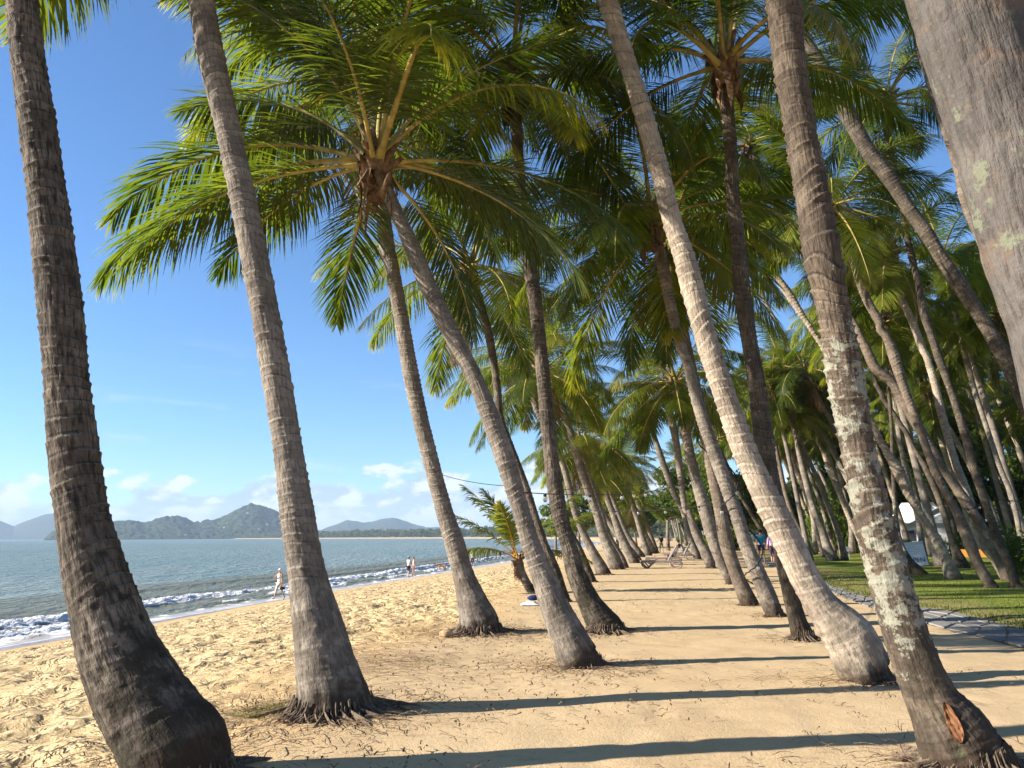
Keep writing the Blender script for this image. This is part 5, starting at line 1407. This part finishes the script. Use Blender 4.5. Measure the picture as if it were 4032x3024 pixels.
mb = MB(); mb.tube([(-0.6, 0, 0.05), (-0.3, 0, 0.07), (0.3, 0, 0.07), (0.6, 0, 0.10)], [0.05, 0.2, 0.2, 0.04], 10, flat=0.25)
o = mb.build('float_board', M_WHITE, loc=(g[0] + 0.9, g[1] - 0.1, g[2] + 0.02)); o['label'] = 'white float board lying beside the child in pink'; o['category'] = 'float'

def dog(label, pos, rz, mat, sc=1.0):
    root = thing('dog', label, 'dog', pos, rz); root.scale = (sc,) * 3
    V = [(0.28, 0, .49), (0.02, 0, .47), (-.24, 0, .47), (-.38, 0, .57), (-.48, 0, .63), (-.64, 0, .58), (.38, 0, .52), (.58, 0, .60), (-.44, .06, .72), (-.44, -.06, .72)]
    E_ = [(0, 1), (1, 2), (2, 3), (3, 4), (4, 5), (0, 6), (6, 7), (4, 8), (4, 9)]
    Rd = [(.11, .11), (.105, .11), (.125, .14), .085, .078, .035, .03, .015, .022, .022]
    for sd, st in ((-1, .10), (1, -.10)):
        b = len(V); V += [(-.24, sd * .08, .38), (-.22 - st * .5, sd * .08, .25), (-.25 - st, sd * .08, .11), (-.29 - st, sd * .08, .02)]; Rd += [.055, .036, .026, .028]; E_ += [(2, b), (b, b + 1), (b + 1, b + 2), (b + 2, b + 3)]
        b = len(V); V += [(.27, sd * .08, .42), (.17 + st * .5, sd * .08, .28), (.33 + st, sd * .08, .16), (.29 + st, sd * .08, .02)]; Rd += [.075, .05, .026, .028]; E_ += [(0, b), (b, b + 1), (b + 1, b + 2), (b + 2, b + 3)]
    skin_obj('body', V, E_, Rd, mat, root, root=1)
    mb = MB(); mb.tube([(-.385, 0, .50), (-.365, 0, .64)], [.088, .088], 10); mb.build('collar', M_RED, root)
g = ground(1741, 2249); dog('tan dog trotting along the tideline towards the couple', g, R(8), flat_mat('tan_fur', (0.42, 0.26, 0.12), 0.9, 0.3, 9.0), 1.05)
g = ground(1733, 2244); dog('black dog partly hidden behind the tan dog', g, R(12), M_BLK, 1.05)

# ------------------------------------------------------------------ sun loungers
M_RESIN = flat_mat('taupe_resin', (0.22, 0.18, 0.155), 0.5, 0.12, 5.0)
def lounger_parts():
    parts = []
    def P(name, fn):
        mb = MB(); fn(mb); parts.append((name, new_mesh(name, mb.v, mb.f, mats=[M_RESIN], smooth=(name == 'leg'))))
    def rails(mb):
        for y in (-.335, .335): mb.box((-.02, y, .325), (1.78, .035, .10))
        for y in (-.32, .32): mb.tube([(-.95, y, .24), (-.90, y, .33), (-.5, y, .345), (.1, y, .335), (.45, y, .34), (.95, y, .30)], [.04, .048, .048, .048, .048, .04], 8)
        mb.tube([(-.92, -.32, .31), (-.92, .32, .31)], .03, 8); mb.tube([(.93, -.32, .30), (.93, .32, .30)], .028, 8)
    P('frame', rails)
    for k in range(11):
        P('slat', lambda mb, k=k: mb.box((-.86 + k * .108, 0, .352), (.088, .58, .018)))
    def back(mb):
        c, s_ = math.cos(R(58)), math.sin(R(58))
        for y in (-.29, .29): mb.tube([(.33, y, .36), (.33 + .45 * c, y, .36 + .45 * s_), (.33 + .80 * c, y, .36 + .80 * s_)], [.046, .046, .04], 8)
        for k in range(8):
            q = .06 + k * .098; mb.box((.33 + q * c, 0, .36 + q * s_), (.078, .56, .018), Matrix.Rotation(-R(58), 3, 'Y'))
        for y in (-.29, .29): mb.tube([(.33 + .4 * c, y, .36 + .4 * s_), (.72, y, .32)], .014, 6)
    P('backrest', back)
    for y in (-.30, .30):
        P('leg', lambda mb, y=y: (mb.tube([(-.90, y, .31), (-.86, y, .16), (-.70, y, .03), (-.62, y, .02), (-.50, y, .14), (-.28, y, .32)], [.05, .058, .05, .046, .046, .05], 8), mb.tube([(-.78, y, .30), (-.66, y, .17), (-.58, y, .06)], .02, 6)))
        P('leg', lambda mb, y=y: mb.tube([(.36, y, .32), (.48, y, .12), (.60, y, .03), (.78, y, .03), (.92, y, .10), (.96, y, .22), (.90, y, .30)], [.05, .052, .05, .048, .05, .05, .045], 8))
    return parts
LP = lounger_parts()
LOUNGE = []
for (lx, ly, lab) in [(2604, 2238, 'empty taupe resin lounger nearest to the camera, side on, back raised'), (2612, 2222, 'lounger on which the sunbather in white lies'), (2672, 2206, 'taupe lounger standing just beyond the sunbather'), (2700, 2196, 'taupe lounger under the man in grey, behind the others'), (2722, 2189, 'farthest taupe lounger in the row, half hidden by a palm')]:
    g = ground(lx, ly)
    root = thing('sun_lounger', lab, 'sun lounger', g, R(-10 + random.uniform(-4, 4)), 'sun loungers in a row')
    for nm, me in LP: link(nm, me, root)
    LOUNGE.append((root, g))
g = LOUNGE[1][1]
# lies with feet to the sea: body faces -PERP, leaning back
person('sunbather in a white top and dark shorts reclining on a lounger, feet towards the sea', (g[0] + 0.42 * PERP[0], g[1] + 0.42 * PERP[1], g[2] + 0.47 - 0.95), R(80), 1.72, torso=-44, legs=((86, 2), (88, 4)), arms=((20, 10, 20), (20, 10, 20)), shirt=M_WHT, sleeve=0.6, bottom=M_BLK, blen=0.55, hair=H_DARK, head=20)
g = LOUNGE[3][1]
person('man in a grey shirt sitting sideways on a lounger and leaning forward', (g[0] - 0.1, g[1] - 0.12, g[2] + 0.46 - 0.95), R(85), 1.78, torso=28, legs=((82, 78), (78, 80)), arms=((40, 8, 60), (40, 8, 60)), shirt=M_GREY, sleeve=0.6, bottom=M_GREY, blen=0.9, hair=H_DARK, head=10, skin=SKIN2)

# ------------------------------------------------------------------ string lights
M_CABLE = flat_mat('black_cable', (0.012, 0.012, 0.013), 0.5, 0.1, 5.0)
t = NT('bulb_glass'); t.b.inputs['Base Color'].default_value = (0.85, 0.87, 0.88, 1); t.b.inputs['Roughness'].default_value = 0.08
t.b.inputs['Transmission Weight'].default_value = 0.85; M_GLASS = t.m
mb = MB(); mb.ball((0, 0, -0.075), (0.036, 0.036, 0.048), 10); ME_BULB = new_mesh('bulb', mb.v, mb.f, mats=[M_GLASS])
mb = MB(); mb.tube([(0, 0, 0.0), (0, 0, -0.045)], [0.026, 0.022], 8); ME_SOCK = new_mesh('socket', mb.v, mb.f, mats=[M_CABLE])
def on_trunk(key, x, y):
    """point on a palm's stem nearest the pixel"""
    C = TRUNKS[key][1]
    d = [abs(project(q)[1] - y) for q in C]
    return C[int(np.argmin(d))]
def string(label, a, b, sag, n, rad=0.011, bulbs=True, off=0.0):
    a = Vector([float(v) for v in a]); b = Vector([float(v) for v in b])
    root = thing('string_light', label, 'string lights', a)
    pts = [a.lerp(b, q / 24) - Vector((0, 0, sag * 4 * (q / 24) * (1 - q / 24))) - a for q in range(25)]
    mb = MB(); mb.tube(pts, rad, 5); mb.build('cable', M_CABLE, root)
    if bulbs:
        for k in range(n):
            q = (k + 0.5) / n; p = a.lerp(b, q) - Vector((0, 0, sag * 4 * q * (1 - q))) - a
            o = link('bulb', ME_BULB, root, p); link('socket', ME_SOCK, o)
string('bare cable strung from the third palm down to the leaning palm', on_trunk('A2', 1745, 1857), on_trunk('A1', 1990, 1915), 0.05, 0, 0.005, False)
string('upper light cable from the leaning palm across to the landward row', on_trunk('A1', 2085, 1935), on_trunk('Rc', 2720, 1885), 0.22, 7, 0.007)
string('double cable above it ending on the second landward palm', on_trunk('B', 2080, 1930), on_trunk('Rb', 2700, 1880), 0.10, 0, 0.006, False)
string('lower light cable over the gap in front of the loungers', on_trunk('D', 2240, 2000), on_trunk('Rd', 2830, 1985), 0.15, 6)
string('light cable across the right of the grove between two lawn palms', on_trunk('S3', 3700, 1970), on_trunk('V3', 3850, 1968), 0.25, 3)
string('light cable leaving the frame at right between the banded stems', on_trunk('V3', 3860, 1962), (22.0, 24.5, on_trunk('V3', 3860, 1962)[2] + 0.05), 0.18, 5)
# cable wound round the stem
Cq = TRUNKS['Re'][1]; Rq = TRUNKS['Re'][2]
pts = []
b0 = Cq[0]
for q in range(90):
    f = q / 89; i_ = int(np.argmin(abs(Cq[:, 2] - (0.5 + 2.9 * f)))); c = Cq[i_]
    r_ = 0.30 - 0.10 * f if f < .35 else 0.265 - 0.03 * f
    a = f * 6.28 * 2.2 + 2.0
    pts.append((c[0] + math.cos(a) * r_ * 1.05 - b0[0], c[1] + math.sin(a) * r_ - b0[1], c[2] + 0.10 * math.sin(a) - b0[2]))
root = thing('string_light', 'black light cable wound round the lower stem of a landward palm', 'string lights', b0)
mb = MB(); mb.tube(pts, 0.014, 5); mb.build('cable', M_CABLE, root)
for q in (18, 33, 48, 62, 77):
    o = link('bulb', ME_BULB, root, pts[q]); link('socket', ME_SOCK, o)

# ------------------------------------------------------------------ sign, bollards, hut, odds and ends
M_BOARD = flat_mat('sign_white', (0.66, 0.70, 0.74), 0.5, 0.05, 3.0)
M_INK = flat_mat('sign_ink', (0.03, 0.03, 0.04), 0.7, 0.05, 3.0)
M_PRINT = flat_mat('sign_fine_print', (0.36, 0.40, 0.45), 0.7, 0.05, 3.0)
def text_mesh(body, size, mat):
    cu = bpy.data.curves.new('t', 'FONT'); cu.body = body; cu.size = size; cu.extrude = 0.003; cu.align_x = 'CENTER'
    o = bpy.data.objects.new('t', cu); COL.objects.link(o)
    bpy.context.view_layer.update()
    me = bpy.data.meshes.new_from_object(o.evaluated_get(bpy.context.evaluated_depsgraph_get()))
    bpy.data.objects.remove(o); me.name = 'lettering'; me.materials.clear(); me.materials.append(mat)
    return me
g = ground(3604, 2230)
root = thing('sandwich_board', 'white A-frame board reading OPEN on the lawn beside a lichened palm foot', 'sign', g, R(-14))
for sgn in (1, -1):
    mb = MB(); mb.box((0, 0, 0.60), (1.06, 0.03, 1.16)); o = mb.build('board', M_BOARD, root, smooth=False)
    o.location = (0, -0.27 * sgn, 0); o.rotation_euler = (R(-15) * sgn, R(-5), 0)
    if sgn == 1:
        ob_ = link('lettering', text_mesh('OPEN', 0.30, M_INK), o, (0.05, -0.018, 0.20)); ob_.rotation_euler = (R(90), 0, 0)
        mb = MB()
        mb.box((0, -0.017, 0.45), (0.92, 0.004, 0.012)); 
        for z_, w_ in ((1.05, .6), (.96, .3), (.88, .66), (.80, .7), (.72, .62), (.64, .5), (.56, .4)): mb.box((0, -0.017, z_), (w_, 0.004, 0.022))
        mb.build('fine_print', M_PRINT, o, smooth=False, kind='stuff')
for (bx, by, h_, lab) in [(3337, 2203, .74, 'white square bollard with a dark mark, nearer of two on the lawn'), (3312, 2172, .62, 'white bollard farther back on the lawn beside the hedge')]:
    g = ground(bx, by, z=0.03); root = thing('bollard', lab, 'bollard', g)
    mb = MB(); mb.box((0, 0, h_ / 2 - .03), (.2, .2, h_)); mb.build('post', M_WHITE, root, smooth=False)
    mb = MB(); mb.box((0, 0, h_ - .02), (.23, .23, .05)); mb.build('cap', M_WHITE, root, smooth=False)
    mb = MB(); mb.box((0, -.102, h_ * .55), (.08, .006, .13)); mb.build('plate', M_INK, root, smooth=False)
d = ray(3625, 2150); hx, hy = d[0] / d[1] * 57, 57.0
root = thing('hut', 'small white hut with a hipped white roof half hidden in the grove', 'hut', (hx, hy, 0), R(-18))
M_CANV = flat_mat('white_canvas', (0.80, 0.80, 0.80), 0.8, 0.04, 1.0)
mb = MB(); mb.box((0, 0, 1.1), (3.1, 2.8, 2.4)); mb.build('wall', M_WHITE, root, smooth=False)
mb = MB(); mb.add([(-1.9, -1.7, 2.25), (1.9, -1.7, 2.25), (1.9, 1.7, 2.25), (-1.9, 1.7, 2.25), (-.95, 0, 3.75), (1.1, 0, 3.75)], [(0, 1, 5, 4), (2, 3, 4, 5), (1, 2, 5), (3, 0, 4), (3, 2, 1, 0)]); mb.build('roof', M_CANV, root, smooth=False)
mb = MB(); mb.box((.3, -1.43, .95), (.85, .05, 2.0)); mb.build('door', M_GREY, root, smooth=False)
mb = MB(); mb.box((-.9, -1.43, 1.4), (.7, .05, .7)); mb.build('window', M_INK, root, smooth=False)
M_ORANGE = flat_mat('orange_panel', (0.72, 0.30, 0.06), 0.6, 0.08, 3.0)
d = ray(3843, 2200); ox_, oy_ = d[0] / d[1] * 47, 47.0
root = thing('low_panel', 'bright orange low panel showing between the leaning lawn palms', 'panel', (ox_, oy_, 0.03), R(-14))
mb = MB(); mb.box((0, 0, .33), (2.0, .06, .46)); mb.build('board', M_ORANGE, root, smooth=False)
for s_ in (-.8, .8):
    mb = MB(); mb.box((s_, 0, .06), (.08, .4, .14)); mb.build('foot', M_GREY, root, smooth=False)
def boulder(seed, r):
    import bmesh
    bm = bmesh.new(); bmesh.ops.create_icosphere(bm, subdivisions=3, radius=1)
    for v in bm.verts:
        q = v.co; n = float(fbm(np.array(q.x * 1.3 + seed), np.array(q.y * 1.3 + q.z), seed, 3))
        v.co = Vector((q.x * r, q.y * r * .8, q.z * r * .62)) * (0.72 + 0.6 * n)
    me = bpy.data.meshes.new('boulder'); bm.to_mesh(me); bm.free(); me.polygons.foreach_set('use_smooth', np.ones(len(me.polygons), bool)); return me
me = boulder(3, 0.34); me.materials.append(flat_mat('pink_stone', (0.45, 0.35, 0.28), 0.9, 0.25, 6.0))
g = ground(3703, 2229, z=0.03); o = link('boulder', me, None, (g[0], g[1], 0.14)); o['label'] = 'pale rounded boulder on the lawn in front of the hedge'; o['category'] = 'boulder'
me = boulder(9, 0.11); me.materials.append(flat_mat('tan_husk', (0.42, 0.27, 0.15), 0.9, 0.3, 14.0))
g = ground(1757, 2511); o = link('coconut_husk', me, None, (g[0], g[1], g[2] + 0.05)); o['label'] = 'tan husk lying among the spread roots'; o['category'] = 'husk'
# crumpled towel and shoes left on the sand
g = ground(2086, 2384)
nx_ = 22; v = []
for a in range(nx_):
    for b in range(nx_):
        x, y = (a / (nx_ - 1) - .5), (b / (nx_ - 1) - .5)
        r_ = max(abs(x), abs(y)) * 2
        v.append((x * .42, y * .34, 0.02 + 0.11 * (1 - r_ ** 2) * float(fbm(np.array(x * 5 + 3), np.array(y * 5), 4, 3)) * 1.4))
f = [(a * nx_ + b, (a + 1) * nx_ + b, (a + 1) * nx_ + b + 1, a * nx_ + b + 1) for a in range(nx_ - 1) for b in range(nx_ - 1)]
o = link('towel', new_mesh('towel', v, f, mats=[cloth('pale_towel', (0.62, 0.62, 0.62))]), None, g); o['label'] = 'crumpled pale towel left on the sand behind the leaning palm'; o['category'] = 'towel'
mb = MB()
mb.ball((0, 0, 0.06), (0.14, 0.06, 0.06), 10); mb.ball((0.03, 0.14, 0.06), (0.14, 0.06, 0.06), 10)
o = mb.build('shoes', M_NAVY, loc=(g[0] + 0.08, g[1] + 0.05, g[2] + 0.10)); o['label'] = 'pair of dark shoes resting on the crumpled towel'; o['category'] = 'shoes'
# the raw scar on the near right trunk
root, Cq, Rq = TRUNKS['R1']
tgt = np.array(px('c9', 1690, 1375))
pj = [project(q) for q in Cq]; i_ = int(np.argmin([abs(p[1] - tgt[1]) for p in pj]))
c = Cq[i_]; T = Cq[i_ + 6] - Cq[i_ - 6]; T /= np.linalg.norm(T)
A = np.cross(T, [0, 1.0, 0]); A /= np.linalg.norm(A); B = np.cross(A, T)
dz = pj[i_][2]; off = (tgt[0] - pj[i_][0]) * dz / FPX
me0 = [ch for ch in root.children if ch.name.startswith('trunk')][0].data
co = np.zeros(len(me0.vertices) * 3, np.float32); me0.vertices.foreach_get('co', co); co = co.reshape(-1, 3) + np.array(root.location)
v = []; nu, nv = 10, 18
for a in range(nv):
    y_ = (a / (nv - 1) - .5) * 2
    for b in range(nu):
        x_ = (b / (nu - 1) - .5) * 2
        wdt = 0.058 * math.sqrt(max(0, 1 - y_ * y_)) * (0.75 + 0.25 * y_) + 0.002
        q = c + T * (y_ * -0.135) + A * (off + x_ * wdt + 0.02 * y_)
        dd = (q - C0); dd /= np.linalg.norm(dd)
        # nearest bark surface towards the photographer
        rel = co - q; near = np.linalg.norm(rel - np.outer(rel @ dd, dd), axis=1); k_ = np.where(near < 0.03)[0]
        t_ = (rel[k_] @ dd).min() if len(k_) else 0
        s_ = q + dd * (t_ - 0.012 + 0.012 * (1 - abs(x_)) + 0.006 * math.sin(9 * x_ + 5 * y_))
        v.append(s_ - np.array(root.location))
f = [(a * nu + b, a * nu + b + 1, (a + 1) * nu + b + 1, (a + 1) * nu + b) for a in range(nv - 1) for b in range(nu - 1)]
o = link('bark_scar', new_mesh('bark_scar', v, f, mats=[flat_mat('raw_wood', (0.19, 0.085, 0.036), 0.9, 0.5, 30.0)]), root); o['label'] = 'raw orange-brown scar in the bark'
